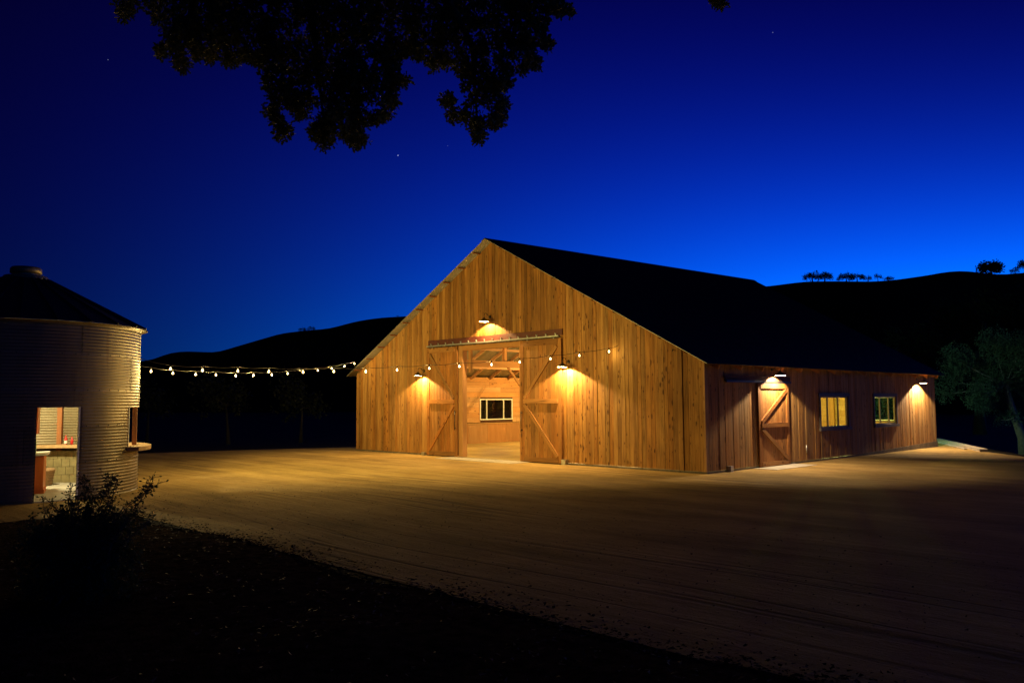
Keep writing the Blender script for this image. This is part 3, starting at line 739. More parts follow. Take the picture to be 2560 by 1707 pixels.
def window(P, a, n, wd, z0, z1, splits, outer_trim=True, back=False):
    """three-lite slider; P at u=0 z=0 on the wall face, a along, n outward"""
    q = MB(); fw_ = .045
    Pn = P-n*.05
    def bar(m_, u0, u1, a0, a1, T=.06, off=0): m_.prism(Pn+n*off, a, Z, n, [(u0, a0), (u1, a0), (u1, a1), (u0, a1)], T, (.5, .5, .5, 1))
    bar(q, 0, wd, z0, z0+fw_); bar(q, 0, wd, z1-fw_, z1); bar(q, 0, fw_, z0+fw_, z1-fw_); bar(q, wd-fw_, wd, z0+fw_, z1-fw_)
    wm = M['white'] if not outer_trim else M['vinyl_painted_shade']; fr = q.build('window', wm, barn)
    for s_ in splits:
        k = MB(); bar(k, s_-.022, s_+.022, z0+fw_, z1-fw_, .05, .004); k.build('mullion', wm, fr)
    us = [fw_]+list(splits)+[wd-fw_]
    for i in range(len(us)-1):
        k = MB(); k.prism(Pn+n*.03, a, Z, n, [(us[i]+.005, z0+fw_), (us[i+1]-.005, z0+fw_), (us[i+1]-.005, z1-fw_), (us[i]+.005, z1-fw_)], .004); k.build('pane', M['glass'], fr)
    if outer_trim:
        for nm, u0, u1, a0, a1 in (('trim', -.09, 0, z0-.0, z1), ('trim', wd, wd+.09, z0, z1), ('head_trim', -.12, wd+.12, z1, z1+.11), ('sill', -.13, wd+.13, z0-.1, z0)):
            k = MB(); k.prism(P+n*.034, a, Z, n, [(u0, a0), (u1, a0), (u1, a1), (u0, a1)], .03 if nm != 'sill' else .07, None, 0, u1-u0 > .5); k.build(nm, M['dark_trim'], fr)
    return fr
for a0, a1, z0, z1 in SW: window(V((0, a0, 0)), Y, X, a1-a0, z0, z1, (.62, 1.42))
window(V((-3.1, Ln, 0)), X, Y, 2.1, 1.06, 2.10, (.6, 1.5), False)
window(V((-W+.1, LWY[0], 0)), Y, X, LWY[1]-LWY[0], 1.12, 2.12, (.44, 1.56), False)

# ------------------------------------------------------------------ gooseneck wall lamps
def lamp_proto(label):
    r_ = thing('wall_lamp', label, 'wall lamp', (0, 0, 0), group='gooseneck lamps on the barn walls')
    q = MB(); q.lathe([(0, 0), (.058, 0), (.058, .016), (.03, .03), (0, .03)], 16)
    for v in q.bm.verts: v.co = V((v.co.x, -v.co.z, v.co.y))
    q.build('mount', M['bronze'], r_)
    q = MB(); q.tube([(0, -.02, 0), (0, -.07, .02), (0, -.12, .07), (0, -.17, .11), (0, -.22, .12), (0, -.265, .10), (0, -.285, .05), (0, -.285, -.04)], .0105, 8); q.build('arm', M['bronze'], r_)
    q = MB(); q.lathe([(0, -.025), (.026, -.028), (.034, -.055), (.052, -.074), (.086, -.097), (.13, -.126), (.158, -.160), (.163, -.180)], 28, V((0, -.285, 0)))
    q.lathe([(.160, -.180), (.154, -.164), (.124, -.132), (.08, -.104), (.047, -.081), (.02, -.065), (0, -.062)], 28, V((0, -.285, 0)), mi=1)
    q.lathe([(.163, -.180), (.160, -.180)], 28, V((0, -.285, 0)))
    q.build('shade', [M['bronze'], M['shade_in']], r_)
    q = MB(); q.lathe([(0, -.096), (.012, -.094), (.019, -.086), (.018, -.076), (.012, -.068), (0, -.066)], 12, V((0, -.285, 0)))
    q.build('bulb', M['lamp_bulb'], r_)
    return r_
LAMPW, LCOL = 540, (1.0, .63, .225)
def place_lamp(r_, loc, rz, label=None, p=LAMPW):
    r_.location = loc; r_.rotation_euler = (0, 0, rz)
    if label: r_['label'] = label
    light('lamp_light', 'POINT', (0, -.285, -.102), p, (1.0, .73, .42) if rz else LCOL, r_, shadow_soft_size=.012)
L1 = lamp_proto('gooseneck lamp high in the gable above the red door track')
spec_ = [((-4.93, -.04, 3.24), 0, 'gooseneck lamp just right of the right sliding door leaf', LAMPW*1.25),
         ((-12.30, -.04, 3.16), 0, 'gooseneck lamp just left of the left sliding door leaf', LAMPW),
         ((.04, 3.66, 2.90), math.pi/2, 'gooseneck lamp over the narrow side door', LAMPW*1.35),
         ((.04, 15.42, 2.80), math.pi/2, 'gooseneck lamp near the far end of the side wall, past both windows', LAMPW*1.5)]
cps = [copy_tree(L1) for _ in spec_]
place_lamp(L1, (-8.58, -.04, 4.94), 0)
for c_, (loc, rz, lb, p) in zip(cps, spec_): place_lamp(c_, loc, rz, lb, p)

# inside lamps hanging in the barn
def pendant(loc, label, p, col=(1, .66, .22)):
    r_ = thing('pendant_lamp', label, 'pendant lamp', loc, group='pendant lamps inside the barn')
    q = MB(); zc = gable_z(loc[0])-loc[2]-.1; q.tube([(0, 0, .12), (0, 0, zc)], .008, 6); q.build('cord', M['black'], r_)
    q = MB(); q.lathe([(.02, .14), (.03, .08), (.12, .04), (.19, -.02), (.2, -.03)], 20); q.lathe([(.195, -.03), (.11, .03), (.0, .06)], 20, mi=1); q.build('shade', [M['black'], M['shade_in']], r_)
    q = MB(); q.lathe([(0, -.06), (.035, -.04), (.045, -.005), (.03, .03), (0, .045)], 12); q.build('bulb', M['tube'], r_)
    light('lamp_light', 'POINT', (0, 0, -.11), p, col, r_, shadow_soft_size=.06)
IP = 1450
pendant((-14.2, .9, 3.0), 'pendant lamp inside the barn, left aisle near the big door', IP*.42)
pendant((-13.2, 9.5, 3.5), 'pendant lamp inside the barn, left aisle by the far window', IP*.6)
pendant((-8.4, 7.2, 4.2), 'pendant lamp inside the barn, middle of the hall', IP)
pendant((-3.2, 14.9, 2.5), 'pendant lamp inside the barn, seen through the second side window', IP*.30, (.85, .95, .22))
pendant((-4.6, 10.5, 3.2), 'pendant lamp inside the barn, right aisle', IP*.17, (.9, .92, .22))

# cool light behind the barn
r_ = thing('rear_wall_light', 'cool white wall pack light on the rear wall of the barn', 'wall light', (-2.6, Ln+.06, 2.7))
q = MB(); q.box((-.14, 0, -.1), (.14, .12, .1), (0, 0, 0, 1)); q.build('housing', M['black'], r_)
q = MB(); q.box((-.11, .121, -.07), (.11, .135, .06), (0, 0, 0, 1)); q.build('lens', emis('cool lens', (.5, 1, .85), 6), r_)
light('lamp_light', 'SPOT', (0, .2, 0), 440, (.42, .85, .52), r_, spot_size=R(165), spot_blend=.4, shadow_soft_size=.1).rotation_euler = (R(90), 0, R(-25))

# ------------------------------------------------------------------ kerb behind the barn
q = MB(); q.beam((-1.9, 23.1, .02), (2.5, 15.0, .02), .28, .16, rnd=(0, 0, 0, 1)); q.beam((-1.2, 21.2, .0), (1.6, 15.9, .0), .12, .08, rnd=(0, 0, 0, 1))
tag(q.build('kerb', M['concrete']), 'pale low concrete kerb running back from the far corner of the barn', 'kerb')

# ------------------------------------------------------------------ GRAIN BIN
BC, BR = V((-8.8, -14.39, 0)), 2.46
bin_ = thing('grain_bin', 'round corrugated steel grain bin with a lit doorway and a bar window', 'grain bin', BC)
def silo_wall():
    mb = MB(); nseg = 180; pitch = .0685; per = 8; nr = int(3.78/pitch*per)
    def hole(am, z): return (-7.3 <= am <= 12.4 and z < 1.93) or (46 <= am <= 103 and 1.03 < z < 1.91)
    angs = sorted(set([i*2 for i in range(180)]+[352.7, 12.4, 46, 103]))
    seams = {0: (12.4, 66, 141, 215, 290), 1: (61, 135, 200, 275, 348), 2: (12.4, 60, 140, 210, 285), 3: (47, 120, 190, 262, 335), 4: (60, 12.4, 130, 200, 280)}
    def sheet_id(a, ring):
        s_ = sorted(seams[ring]); k = sum(1 for q in s_ if a >= q) % len(s_)
        return random.Random(ring*31+k*7).random()
    rows = []; zs = [min(3.78, i*pitch/per) for i in range(nr+1)]
    for z in zs:
        ring = min(4, int(z/.76)); rr = BR+.0052*math.cos(2*math.pi*z/pitch)+.004*(ring)*-.4+.006*(1 if (z % .76) < .02 else 0)
        rows.append([mb.bm.verts.new(V((rr*math.cos(R(a)), rr*math.sin(R(a)), z))) for a in angs])
    m = len(angs)
    for i in range(nr):
        zc = (zs[i]+zs[i+1])/2; ring = min(4, int(zc/.76))
        for k in range(m):
            k2 = (k+1) % m; a0 = angs[k]; a1 = angs[k2] if k2 else 360; am = (a0+a1)/2; am_ = am-360 if am > 180 else am
            if hole(am_, zc): continue
            mb.face([rows[i][k], rows[i][k2], rows[i+1][k2], rows[i+1][k]], None, (sheet_id(am, ring), 0, 0, 1), 0, True)
    # bolts along laps and seams, part of the sheet pattern
    def bolt(a, z, s_=.013):
        p = V((math.cos(R(a)), math.sin(R(a)), 0)); tt_ = V((-p.y, p.x, 0)); c = p*(BR+.012)+Z*z
        vs_ = [mb.bm.verts.new(c+tt_*s_*x_+Z*s_*y_+p*h_) for x_, y_, h_ in ((-1, -1, 0), (1, -1, 0), (1, 1, 0), (-1, 1, 0), (0, 0, .012))]
        for i3 in ((0, 1, 4), (1, 2, 4), (2, 3, 4), (3, 0, 4)): mb.face([vs_[j] for j in i3], None, (0, 0, .9, 1))
    for ring in range(1, 5):
        for k in range(56):
            a = k*360/56+3; am_ = a-360 if a > 180 else a
            if not hole(am_, ring*.76+.01): bolt(a, ring*.76+.012)
    for ring, ss in seams.items():
        for a in ss:
            am_ = a
            for j in range(6):
                z = ring*.76+.1+j*.115
                if hole(am_+.1, z) or hole(am_-.1, z) or z > 3.75: continue
                bolt(a+.3, z, .010)
            # dark sealed lap line
            p = V((math.cos(R(a)), math.sin(R(a)), 0)); tt_ = V((-p.y, p.x, 0)); z0 = ring*.76; z1 = min(3.78, z0+.76)
            if hole(am_+.1, (z0+z1)/2) or hole(am_-.1, z0+.1): continue
            st = 44; prev = None
            for j in range(st+1):
                z = z0+(z1-z0)*j/st; rr = BR+.0085*math.cos(2*math.pi*z/pitch)+.003
                cur = [mb.bm.verts.new(p*rr+tt_*o+Z*z) for o in (-.006, .006)]
                if prev: mb.face([prev[0], prev[1], cur[1], cur[0]], None, (0, 0, .75, 1))
                prev = cur
    o = mb.build('wall', M['galv'], bin_)
    md = o.modifiers.new('solid', 'SOLIDIFY'); md.thickness = .003; md.offset = -1
silo_wall()
mb = MB(); nrib = 24
for k in range(nrib):
    a0, a1 = 2*math.pi*k/nrib, 2*math.pi*(k+1)/nrib
    def pt(r, z, a): return mb.bm.verts.new(V((r*math.cos(a), r*math.sin(a), z)))
    mb.face([pt(2.60, 3.735, a0), pt(2.60, 3.735, a1), pt(.46, 4.86, a1), pt(.46, 4.86, a0)], None, (.4, 0, 0, 1))
    mb.face([pt(2.60, 3.73, a1), pt(2.60, 3.73, a0), pt(.46, 4.85, a0), pt(.46, 4.85, a1)], None, (.4, 0, 0, 1), 1)
    mb.face([pt(2.60, 3.73, a0), pt(2.60, 3.73, a1), pt(2.60, 3.735, a1), pt(2.60, 3.735, a0)], None, (.4, 0, 0, 1), 1)
    c, s_ = math.cos(a0), math.sin(a0)
    mb.beam((2.60*c, 2.60*s_, 3.75), (.5*c, .5*s_, 4.855), .03, .045, rnd=(.2, 0, 0, 1))
mb.build('roof', [M['roof'], M['galv_under']], bin_)
mb = MB(); mb.lathe([(BR+.005, 3.66), (BR+.02, 3.74), (2.60, 3.722)], 120, mi=0); mb.build('eave_flashing', M['galv'], bin_)
mb = MB(); mb.lathe([(0, 4.82), (.46, 4.82), (.47, 4.89), (.44, 4.93), (.33, 4.94), (.28, 4.95)], 40); mb.lathe([(.26, 4.94), (.26, 5.01)], 32); v_ = mb.build('vent_collar', M['galv'], bin_)
mb = MB(); mb.lathe([(.28, 4.99), (.325, 5.0), (.325, 5.10), (.29, 5.14), (.12, 5.16), (0, 5.17)], 40); mb.lathe([(.325, 5.0), (0, 4.99)], 40); mb.build('cap', M['galv'], v_)
mb = MB(); mb.lathe([(0, .0), (2.44, .0)], 64, smooth=False); mb.lathe([(0, .02), (2.43, .02), (2.44, 0)], 64, smooth=False); mb.build('floor', M['concrete'], bin_)
def pol(a, r, z=0): return V((r*math.cos(R(a)), r*math.sin(R(a)), z))
mb = MB(); mb.beam(pol(12.3, BR-.02, 0), pol(12.3, BR-.02, 1.94), .03, .045, up=pol(12.3, 1), rnd=(.5, .5, .5, 1)); mb.build('door_trim', M['white'], bin_)
mb = MB(); mb.beam(pol(46.2, BR-.01, 1.03), pol(46.2, BR-.01, 1.91), .03, .03, up=pol(46.2, 1), rnd=(.5, .5, .5, 1)); mb.build('window_trim', M['white'], bin_)
mb = MB(); mb.beam(pol(-7.2, BR-.02, 0), pol(-7.2, BR-.02, 1.94), .03, .04, up=pol(-7.2, 1), rnd=(.5, .5, .5, 1)); mb.build('door_trim', M['black'], bin_)
for a in (66.5, 103.5, 145, 190, 250):
    mb = MB(); mb.beam(pol(a, BR-.09, .02), pol(a, BR-.09, 3.7), .11, .10, up=pol(a, 1)); mb.build('post', M['post'], bin_)
# bar counter through the window
def arc_slab(mb, a0, a1, r0, r1, z0, z1, n_=40, rnd=(.5, .5, .5, 1)):
    mb.lathe([(r0, z0), (r1, z0), (r1, z1), (r0, z1), (r0, z0)], n_, rnd=rnd, a0=R(a0), a1=R(a1), smooth=False)
    for a in (a0, a1):
        mb.face([mb.bm.verts.new(pol(a, r, z)) for r, z in ((r0, z0), (r1, z0), (r1, z1), (r0, z1))], None, rnd)
mb = MB(); arc_slab(mb, 44.5, 104, 2.0, 2.74, .93, 1.02); mb.build('bar_counter', M['plank'], bin_)
mb = MB(); arc_slab(mb, 108, 205, 1.93, 2.40, .90, .975); mb.build('back_shelf', M['plank'], bin_)
mb = MB()                                                   # low block wall under the shelf
for row in range(4):
    for k in range(22):
        a0 = 100+k*5.2+(2.6 if row % 2 else 0); arc_slab(mb, a0+.12, a0+5.08, 2.20, 2.30, .02+row*.2+.004, .02+(row+1)*.2-.004, 2, (random.random(), 0, 0, 1))
mb.build('block_wall', M['block'], bin_)

# interior things of the bin
c1, c2 = ground_at(109, 1234, .02), ground_at(121, 1216, .02)
sd = (c2-c1); sd.z = 0; sd = sd.normalized(); fd = V((sd.y, -sd.x, 0))
if fd.dot(RT) > 0: fd = -fd
def obox(mb, O, a, b, u0, u1, v0, v1, z0, z1, rnd=None): mb.prism(O+a*u0+b*v0+Z*z0, a, Z, b, [(0, 0), (u1-u0, 0), (u1-u0, z1-z0), (0, z1-z0)], v1-v0, rnd)
cab = thing('base_cabinet', 'orange wood base cabinet with a pale worktop inside the grain bin', 'cabinet', c1)
O = V((0, 0, 0)); dpt = .95
q = MB(); obox(q, O, fd, sd, .02, 1.0, .02, dpt, .09, .84); q.build('carcass', M['cabinet'], cab)
q = MB(); obox(q, O, fd, sd, .0, 1.0, .05, dpt, .0, .089); q.build('plinth', M['cabinet'], cab)
q = MB(); obox(q, O, fd, sd, .03, .48, .0, .019, .14, .80); dr = q.build('door', M['cabinet'], cab)
q = MB()
for (u0, u1, z0, z1) in ((.03, .10, .14, .80), (.41, .48, .14, .80), (.101, .409, .73, .80), (.101, .409, .14, .21)): obox(q, O, fd, sd, u0, u1, -.012, -.0005, z0, z1)
q.build('door_frame', M['cabinet'], dr)
q = MB(); obox(q, O, fd, sd, -.05, 1.05, -.05, dpt+.05, .841, .885, (0, 0, 0, 1)); q.build('worktop', M['counter'], cab)
u1_ = at(93, 1084, 18.2); u1_.z = 0
ucab = thing('wall_cabinet', 'orange wood wall cabinet hung high inside the grain bin', 'cabinet', u1_)
q = MB(); obox(q, O, fd, sd, 0, .8, 0, .75, 1.34, 2.15); q.build('carcass', M['cabinet'], ucab)
q = MB(); obox(q, O, fd, sd, .02, .4, -.02, -.001, 1.36, 2.12); q.build('door', M['cabinet'], ucab)

def bottle(p, label, m_, h=.2, r=.03, lab=False):
    r_ = thing('bottle', label, 'bottle', p, group='bottles inside the grain bin')
    q = MB(); q.lathe([(0, 0), (r, 0), (r, h*.55), (r*.8, h*.68), (r*.36, h*.78), (r*.33, h*.9), (0, h*.9)], 14); q.build('body', m_, r_)
    q = MB(); q.lathe([(r*.4, h*.88), (r*.4, h), (0, h)], 12); q.build('cap', M['red'], r_)
    if lab: q = MB(); q.lathe([(r+.001, h*.1), (r+.001, h*.45)], 14); q.build('paper_label', M['label_white'], r_)
bottle(BC+pol(137.6, 2.06, .975), 'red bottle with a pale label at the bar shelf', M['red'], .24, .036, True)
bottle(BC+pol(134.2, 2.12, .975), 'plain red bottle behind the labelled one', M['red'], .20, .034)
bottle(c1+fd*.22+sd*.3+Z*.885, 'pale green glass bottle on the worktop inside the bin', mat('green glass', (.30, .42, .30), .15)[0], .34, .035)
# ribbed tub standing on the bin floor
p = BC+pol(150, 1.5, .02); tub = thing('wicker_tub', 'low ribbed wicker tub on the floor inside the grain bin', 'tub', p)
q = MB(); pr = [(0, 0), (.27, 0)]
for k in range(6): pr += [(.28+.012*k, .01+k*.066), (.305+.012*k, .035+k*.066), (.283+.012*k, .062+k*.066)]
pr += [(.33, .41), (.31, .41), (.26, .06), (0, .05)]
q.lathe(pr, 36); q.build('basket', M['wicker'], tub)
q = MB(); q.lathe([(0, .37), (.30, .37), (.30, .35)], 30); q.build('lid', M['plank'], tub)
# bin pendant
r_ = thing('bin_pendant_lamp', 'round ceiling lamp hanging inside the grain bin', 'ceiling lamp', BC+V((.1, .2, 2.9)))
q = MB(); q.tube([(0, 0, .1), (0, 0, 1.6)], .008, 6); q.build('cord', M['black'], r_)
q = MB(); q.lathe([(0, -.1), (.08, -.07), (.11, 0), (.08, .07), (0, .1)], 16); q.build('globe', M['tube'], r_)
light('lamp_light', 'POINT', (0, 0, -.35), 560, (1, .86, .46), r_, shadow_soft_size=.1)
# added floodlight, unseen behind the bin, to brighten the barn front and yard
fp = BC+pol(118, BR+.2, 3.45); aim = (V((-8.6, 0, 4.6))-fp).normalized()
r_ = thing('added_flood_light', 'added yellow flood light, unseen behind the grain bin, brightening the barn front', 'flood light', fp)
q = MB(); q.beam(-pol(118, .2), V((0, 0, 0)), .04, .04, rnd=(0, 0, 0, 1)); q.build('bracket', M['black'], r_)
q = MB(); q.beam(-aim*.07, aim*.05, .22, .16, rnd=(0, 0, 0, 1)); q.build('housing', M['black'], r_)
q = MB(); q.beam(aim*.0505, aim*.058, .19, .13, rnd=(0, 0, 0, 1)); q.build('lens', M['tube'], r_)
fl = light('lamp_light', 'SPOT', aim*.1, 2700, (1, .74, .17), r_, spot_size=R(124), spot_blend=.8, shadow_soft_size=.12)
fl.rotation_euler = aim.to_track_quat('-Z', 'Y').to_euler()

# ------------------------------------------------------------------ string lights
BULBW = 44
def string(label, start, pts, end, bm_='bulb'):
    r_ = thing('string_lights', label, 'string lights', start, group='string lights between bin and barn')
    S0 = V(start); B = [V(p) for p in pts]; drop = .105
    node = [V((0, 0, 0))]
    for p in B: node.append(p+Z*drop-S0)
    node.append(V(end)-S0)
    full = []
    for a, b in zip(node, node[1:]):
        for k in range(4):
            s_ = k/4; full.append(a.lerp(b, s_)-Z*.03*math.sin(math.pi*s_))
    full.append(node[-1])
    q = MB(); q.tube(full, .0065, 5); q.build('cable', M['black'], r_)
    proto = None
    ld = [bpy.data.lights.new('bulb_light', 'POINT') for _ in range(2)]
    for l_, e_ in zip(ld, (BULBW, BULBW*.13)): l_.energy = e_; l_.color = (1, .70, .22); l_.shadow_soft_size = .02
    for p in B:
        if proto is None:
            q = MB(); q.lathe([(0, -.036), (.016, -.033), (.028, -.022), (.034, -.004), (.032, .012), (.023, .028), (.013, .040), (.012, .046)], 16)
            b = q.build('bulb', M['bulb_glass'], r_); b.location = p-S0
            q = MB(); q.lathe([(0, .046), (.016, .046), (.017, .085), (.008, .10), (0, .105)], 10); q.build('socket', M['black'], b)
            q = MB(); q.lathe([(0, -.022), (.012, -.017), (.018, -.004), (.015, .010), (.007, .022), (.003, .045)], 10); q.build('filament', M['filament'], b)
            proto = b
        else:
            b = proto.copy(); COL.objects.link(b); b.parent = r_; b.location = p-S0
            for ch in list(proto.children):
                if ch.type != 'MESH': continue
                c = ch.copy(); COL.objects.link(c); c.parent = b
        lo = bpy.data.objects.new('bulb_light', ld[1 if (bm_ == 'bulb' and p.y > -3.2) or p.y < -10.9 else 0]); COL.objects.link(lo); lo.parent = b; lo.location = (0, 0, -.05)
BPT = [(-8.36, -11.2, 2.86), (-8.03, -10.52, 2.83), (-7.66, -9.75, 2.82), (-7.32, -9.06, 2.81), (-6.94, -8.28, 2.8), (-6.6, -7.56, 2.82), (-6.22, -6.8, 2.83), (-5.85, -6.03, 2.87), (-5.46, -5.22, 2.92), (-5.08, -4.45, 2.98), (-4.67, -3.6, 3.04), (-4.3, -2.84, 3.12), (-3.89, -1.98, 3.22), (-3.49, -1.16, 3.33), (-3.07, -0.3, 3.46)]
APT = [(-8.86, -11.49, 2.81), (-9.4, -10.72, 2.79), (-10.0, -9.85, 2.79), (-10.59, -9.0, 2.81), (-11.21, -8.1, 2.82), (-11.83, -7.21, 2.87), (-12.5, -6.23, 2.92), (-13.15, -5.29, 2.99), (-13.82, -4.32, 3.09), (-14.53, -3.29, 3.19), (-15.26, -2.24, 3.31), (-15.97, -1.21, 3.45), (-16.6, -0.32, 3.6)]
string('string of bulbs from the grain bin across the barn front, ending right of the door', BC+pol(82, BR+.02, 3.12), BPT, (-2.93, -.02, 3.66))
string('string of round bulbs from the grain bin receding to the left eave of the barn', BC+pol(90, BR+.02, 3.0), APT, (-16.95, -.05, 3.35), 'bulb_strong')
# tiny hook plate where the other cable is anchored
q = MB(); q.tube([(-.95, -.03, 3.42), (-.95, -.09, 3.42), (-.95, -.1, 3.37)], .012, 6); tag(q.build('cable_hook', M['black']), 'small dark hook on the barn front near its right corner', 'hook')

# ------------------------------------------------------------------ foreground shrub
sb_ = CAM+V((FW.x, FW.y, 0)).normalized()*8.6-_r*4.45; sb_.z = 0
sh = thing('shrub', 'dark leafy shrub with thin upright sprigs in front of the grain bin', 'shrub', sb_)
st_mb, lf = MB(), MB()
def sprig(px, py, base_off, r0=.011, leafn=60, kink=.05):
    tip = at(px, py, 8.6+random.uniform(-.3, .3))-sb_; b = V((base_off[0], base_off[1], 0)); pts = []
    for k in range(9):
        s_ = k/8; p = b.lerp(tip, s_)+V((math.sin(s_*7+px)*kink, math.cos(s_*6+px)*kink, math.sin(s_*math.pi)*.12))*(1-s_*.3); pts.append(p)
    st_mb.tube(pts, [r0*(1-.8*k/8) for k in range(9)], 5)
    for j in range(leafn):
        s_ = .30+.70*random.random()**.8; i = min(7, int(s_*8)); p = pts[i].lerp(pts[i+1], s_*8-i)
        dirr = V((random.gauss(0, 1), random.gauss(0, 1), random.gauss(.3, .7))).normalized(); L = random.uniform(.022, .048); q0 = p+dirr*.01
        if random.random() < .4: q0 = p+dirr*random.uniform(.02, .09); st_mb.tube([p, q0], .0018, 3)
        s2 = dirr.cross(V((random.gauss(0, 1), random.gauss(0, 1), random.gauss(0, 1)))).normalized()
        lf.face([lf.bm.verts.new(q0), lf.bm.verts.new(q0+dirr*L*.5+s2*L*.24), lf.bm.verts.new(q0+dirr*L), lf.bm.verts.new(q0+dirr*L*.5-s2*L*.24)], None, (random.random(), 0, 0, 1))
for (px, py, n_) in [(282, 1188, 130), (266, 1186, 90), (300, 1196, 70), (218, 1192, 90), (231, 1215, 70), (178, 1212, 70), (165, 1235, 60), (190, 1245, 60), (116, 1238, 60), (100, 1268, 60), (140, 1275, 60), (372, 1192, 100), (395, 1207, 70), (352, 1225, 50), (340, 1268, 60), (372, 1290, 60), (250, 1230, 90), (205, 1260, 80), (270, 1250, 90), (300, 1275, 70), (80, 1290, 60), (120, 1300, 60), (160, 1290, 70), (230, 1285, 90), (325, 1300, 70), (60, 1325, 50)]:
    sprig(px, py, (random.uniform(-.35, .35), random.uniform(-.35, .35)), leafn=int(n_*2.3))
for k in range(150):                                     # the dense lower mass
    a = random.uniform(0, 6.28); rr = random.random()**.5
    c = sb_+RT*(rr*math.cos(a)*.52)+V((FW.x, FW.y, 0))*(rr*math.sin(a)*.5)
    c.z = random.uniform(.08, .98-.32*rr); leaves(lf, c-sb_, .14, 110, .035)
    st_mb.tube([V((0, 0, 0)), (c-sb_)*.6+Z*.05, c-sb_], [.009, .006, .002], 4)
st_mb.build('stems', M['bark'], sh); lf.build('foliage', M['shrub_leaf'], sh)

# ------------------------------------------------------------------ overhanging oak
fwh = V((FW.x, FW.y, 0)).normalized()
tb = CAM-fwh*3.4-_r*3.2; tb.z = 0
oak = thing('overhanging_oak', 'big dark oak whose leafy boughs hang into the top of the picture', 'tree', tb)
POLY = [
 [(290, -40), (1410, -40), (1400, 10), (1372, 40), (1350, 85), (1335, 120), (1300, 140), (1262, 150), (1262, 215), (1245, 260), (1165, 270), (1150, 200), (1140, 168), (1075, 158), (1015, 118), (1003, 115), (1000, 165), (990, 215), (960, 255), (915, 262), (900, 285), (850, 300), (800, 262), (770, 255), (730, 262), (665, 245), (656, 175), (625, 140), (560, 135), (500, 118), (430, 118), (402, 75), (368, 25), (290, 12)]]
CIRC = [(313, 33, 18), (405, 126, 17), (432, 115, 15), (455, 160, 17), (448, 138, 11), (493, 126, 19), (527, 138, 18), (575, 150, 18), (612, 138, 14), (644, 150, 15), (682, 275, 19), (695, 300, 14), (707, 328, 21), (754, 280, 18), (735, 262, 15), (792, 325, 20), (812, 345, 24), (826, 300, 26), (870, 330, 22), (893, 345, 25), (885, 315, 18), (920, 300, 17), (945, 292, 14), (963, 285, 13), (980, 250, 18), (992, 205, 19), (1012, 200, 9), (1018, 125, 14), (1045, 135, 15), (1085, 158, 16), (1110, 150, 16), (1120, 250, 16), (1133, 288, 15), (1118, 256, 10), (1160, 290, 17), (1195, 325, 18), (1198, 345, 14), (1190, 300, 17), (1245, 292, 22), (1236, 308, 14), (1255, 262, 17), (1265, 205, 17), (1272, 172, 12), (1303, 172, 11), (1322, 150, 18), (1338, 158, 12), (1368, 110, 14), (1352, 66, 15), (1355, 100, 12), (1385, 15, 16), (1408, 22, 14), (1424, 28, 8), (1801, 6, 14), (1790, -2, 12)]
HOLES = [(662, 15, 11), (788, 232, 12), (702, 70, 7), (728, 95, 6), (730, 185, 7), (725, 200, 6), (960, 5, 7), (990, 75, 6), (1122, 122, 8), (905, 140, 5), (760, 65, 5), (1180, 142, 6), (845, 75, 5), (805, 30, 5), (1252, 170, 7), (950, 225, 8), (905, 262, 6), (1230, 62, 5), (640, 60, 4)]
def inpoly(x, y, p):
    c = False; j = len(p)-1
    for i in range(len(p)):
        if (p[i][1] > y) != (p[j][1] > y) and x < (p[j][0]-p[i][0])*(y-p[i][1])/(p[j][1]-p[i][1])+p[i][0]: c = not c
        j = i
    return c
def depth_at(x, y): return 8.6+1.1*noise.noise(V((x*.004, y*.004, 4)))+.5*noise.noise(V((x*.015, y*.015, 8)))
lf = MB(); cnt = 0
def tuft(px, py, n_, sz):
    dp = depth_at(px, py)+random.gauss(0, .3); p = at(px, py, dp)-tb; tone = min(1, max(0, random.gauss(.45, .3)))
    for _ in range(n_):
        d = V((random.gauss(0, 1), random.gauss(0, 1), random.gauss(-.2, 1))).normalized()
        s2 = d.cross(V((random.gauss(0, 1), random.gauss(0, 1), random.gauss(0, 1)))).normalized(); L = sz*random.uniform(.6, 1.25); q0 = p+d*random.uniform(.0, .035)
        k1, k2 = .30, .22
        lf.face([lf.bm.verts.new(v) for v in (q0, q0+d*L*.3+s2*L*k1*.8, q0+d*L*.5+s2*L*k2*.7, q0+d*L*.72+s2*L*k1, q0+d*L, q0+d*L*.7-s2*L*k1*.9, q0+d*L*.5-s2*L*k2*.7, q0+d*L*.28-s2*L*k1*.8)], None, (tone*random.uniform(.6, 1), 0, 0, 1))
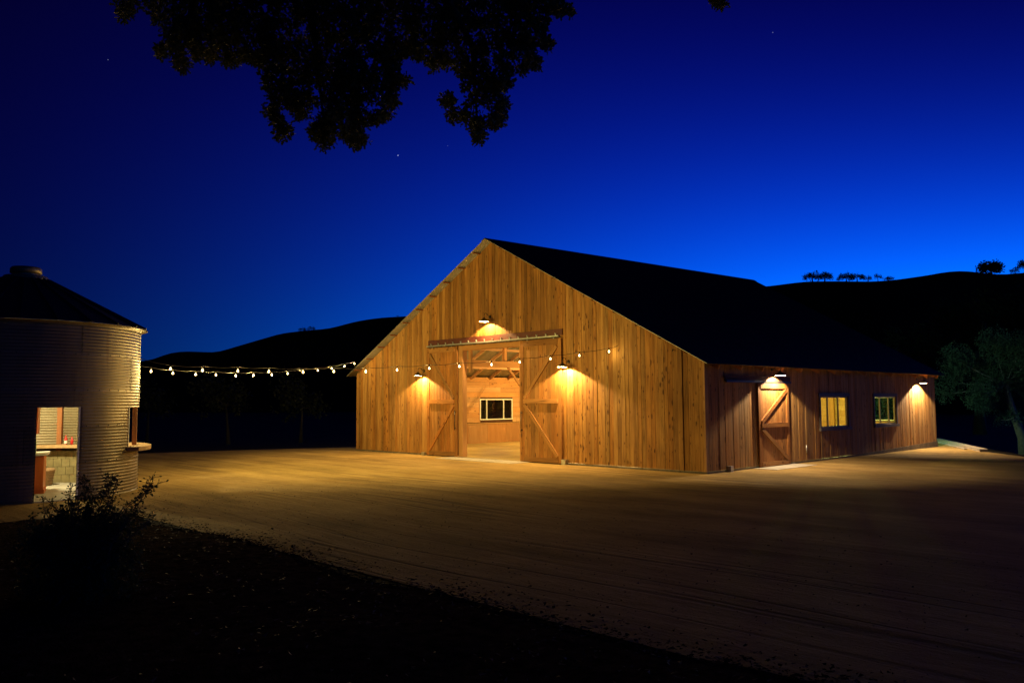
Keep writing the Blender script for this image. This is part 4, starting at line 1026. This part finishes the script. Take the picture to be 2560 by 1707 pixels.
while cnt < 7600:
    x, y = random.uniform(285, 1415), random.uniform(-40, 315)
    if not inpoly(x, y, POLY[0]): continue
    if any((x-a)**2+(y-b)**2 < (r*1.25)**2 for a, b, r in HOLES): continue
    if noise.noise(V((x*.05, y*.05, 12)))+random.random()*.45 < -.06: continue
    tuft(x, y, 5, .06 if noise.noise(V((x*.02, y*.02, 30))) > 0 else .045); cnt += 1
for (cx_, cy_, cr) in CIRC:
    for _ in range(int(cr*cr*.25)+6):
        a = random.uniform(0, 6.28); rr = cr*(random.random()**.6); tuft(cx_+math.cos(a)*rr, cy_+math.sin(a)*rr, 4, .045)
lf.build('crown', M['oak_leaf'], oak)
q = MB()
q.tube([V((0, 0, 0)), V((.1, .1, 1.6)), V((.25, .25, 3.2)), V((.5, .6, 4.6))], [.48, .36, .32, .26], 14)
fork = V((.5, .6, 4.6))
for pts, r0 in (([(420, -160, 6.5), (500, -60, 8), (470, 60, 8.6), (455, 150, 8.7)], .10), ([(700, -200, 6), (760, -60, 8), (790, 120, 8.7), (812, 335, 8.8)], .13),
                ([(950, -220, 6), (1080, -60, 8), (1180, 110, 8.7), (1195, 330, 8.9)], .13), ([(1050, -240, 6), (1250, -70, 8), (1330, 60, 8.5), (1365, 105, 8.6)], .08),
                ([(1300, -260, 5.5), (1600, -90, 7.5), (1795, -20, 8.5), (1801, 5, 8.6)], .05)):
    P = [fork]+[at(*a)-tb for a in pts]; q.tube(P, [r0*1.2, r0, r0*.5, r0*.22, r0*.06], 8)
for (cx_, cy_, cr) in CIRC:
    if cy_ < 40: continue
    a0 = min([(470, 60), (790, 120), (1180, 110), (1330, 60)], key=lambda p: (p[0]-cx_)**2+(p[1]-cy_)**2)
    A, B = at(a0[0], a0[1]-20, 8.6)-tb, at(cx_, cy_, depth_at(cx_, cy_))-tb
    if math.hypot(a0[0]-cx_, a0[1]-cy_) < 95: q.tube([A, (A+B)/2+Z*.1, B], [.016, .009, .003], 5)
q.build('trunk', M['bark'], oak)
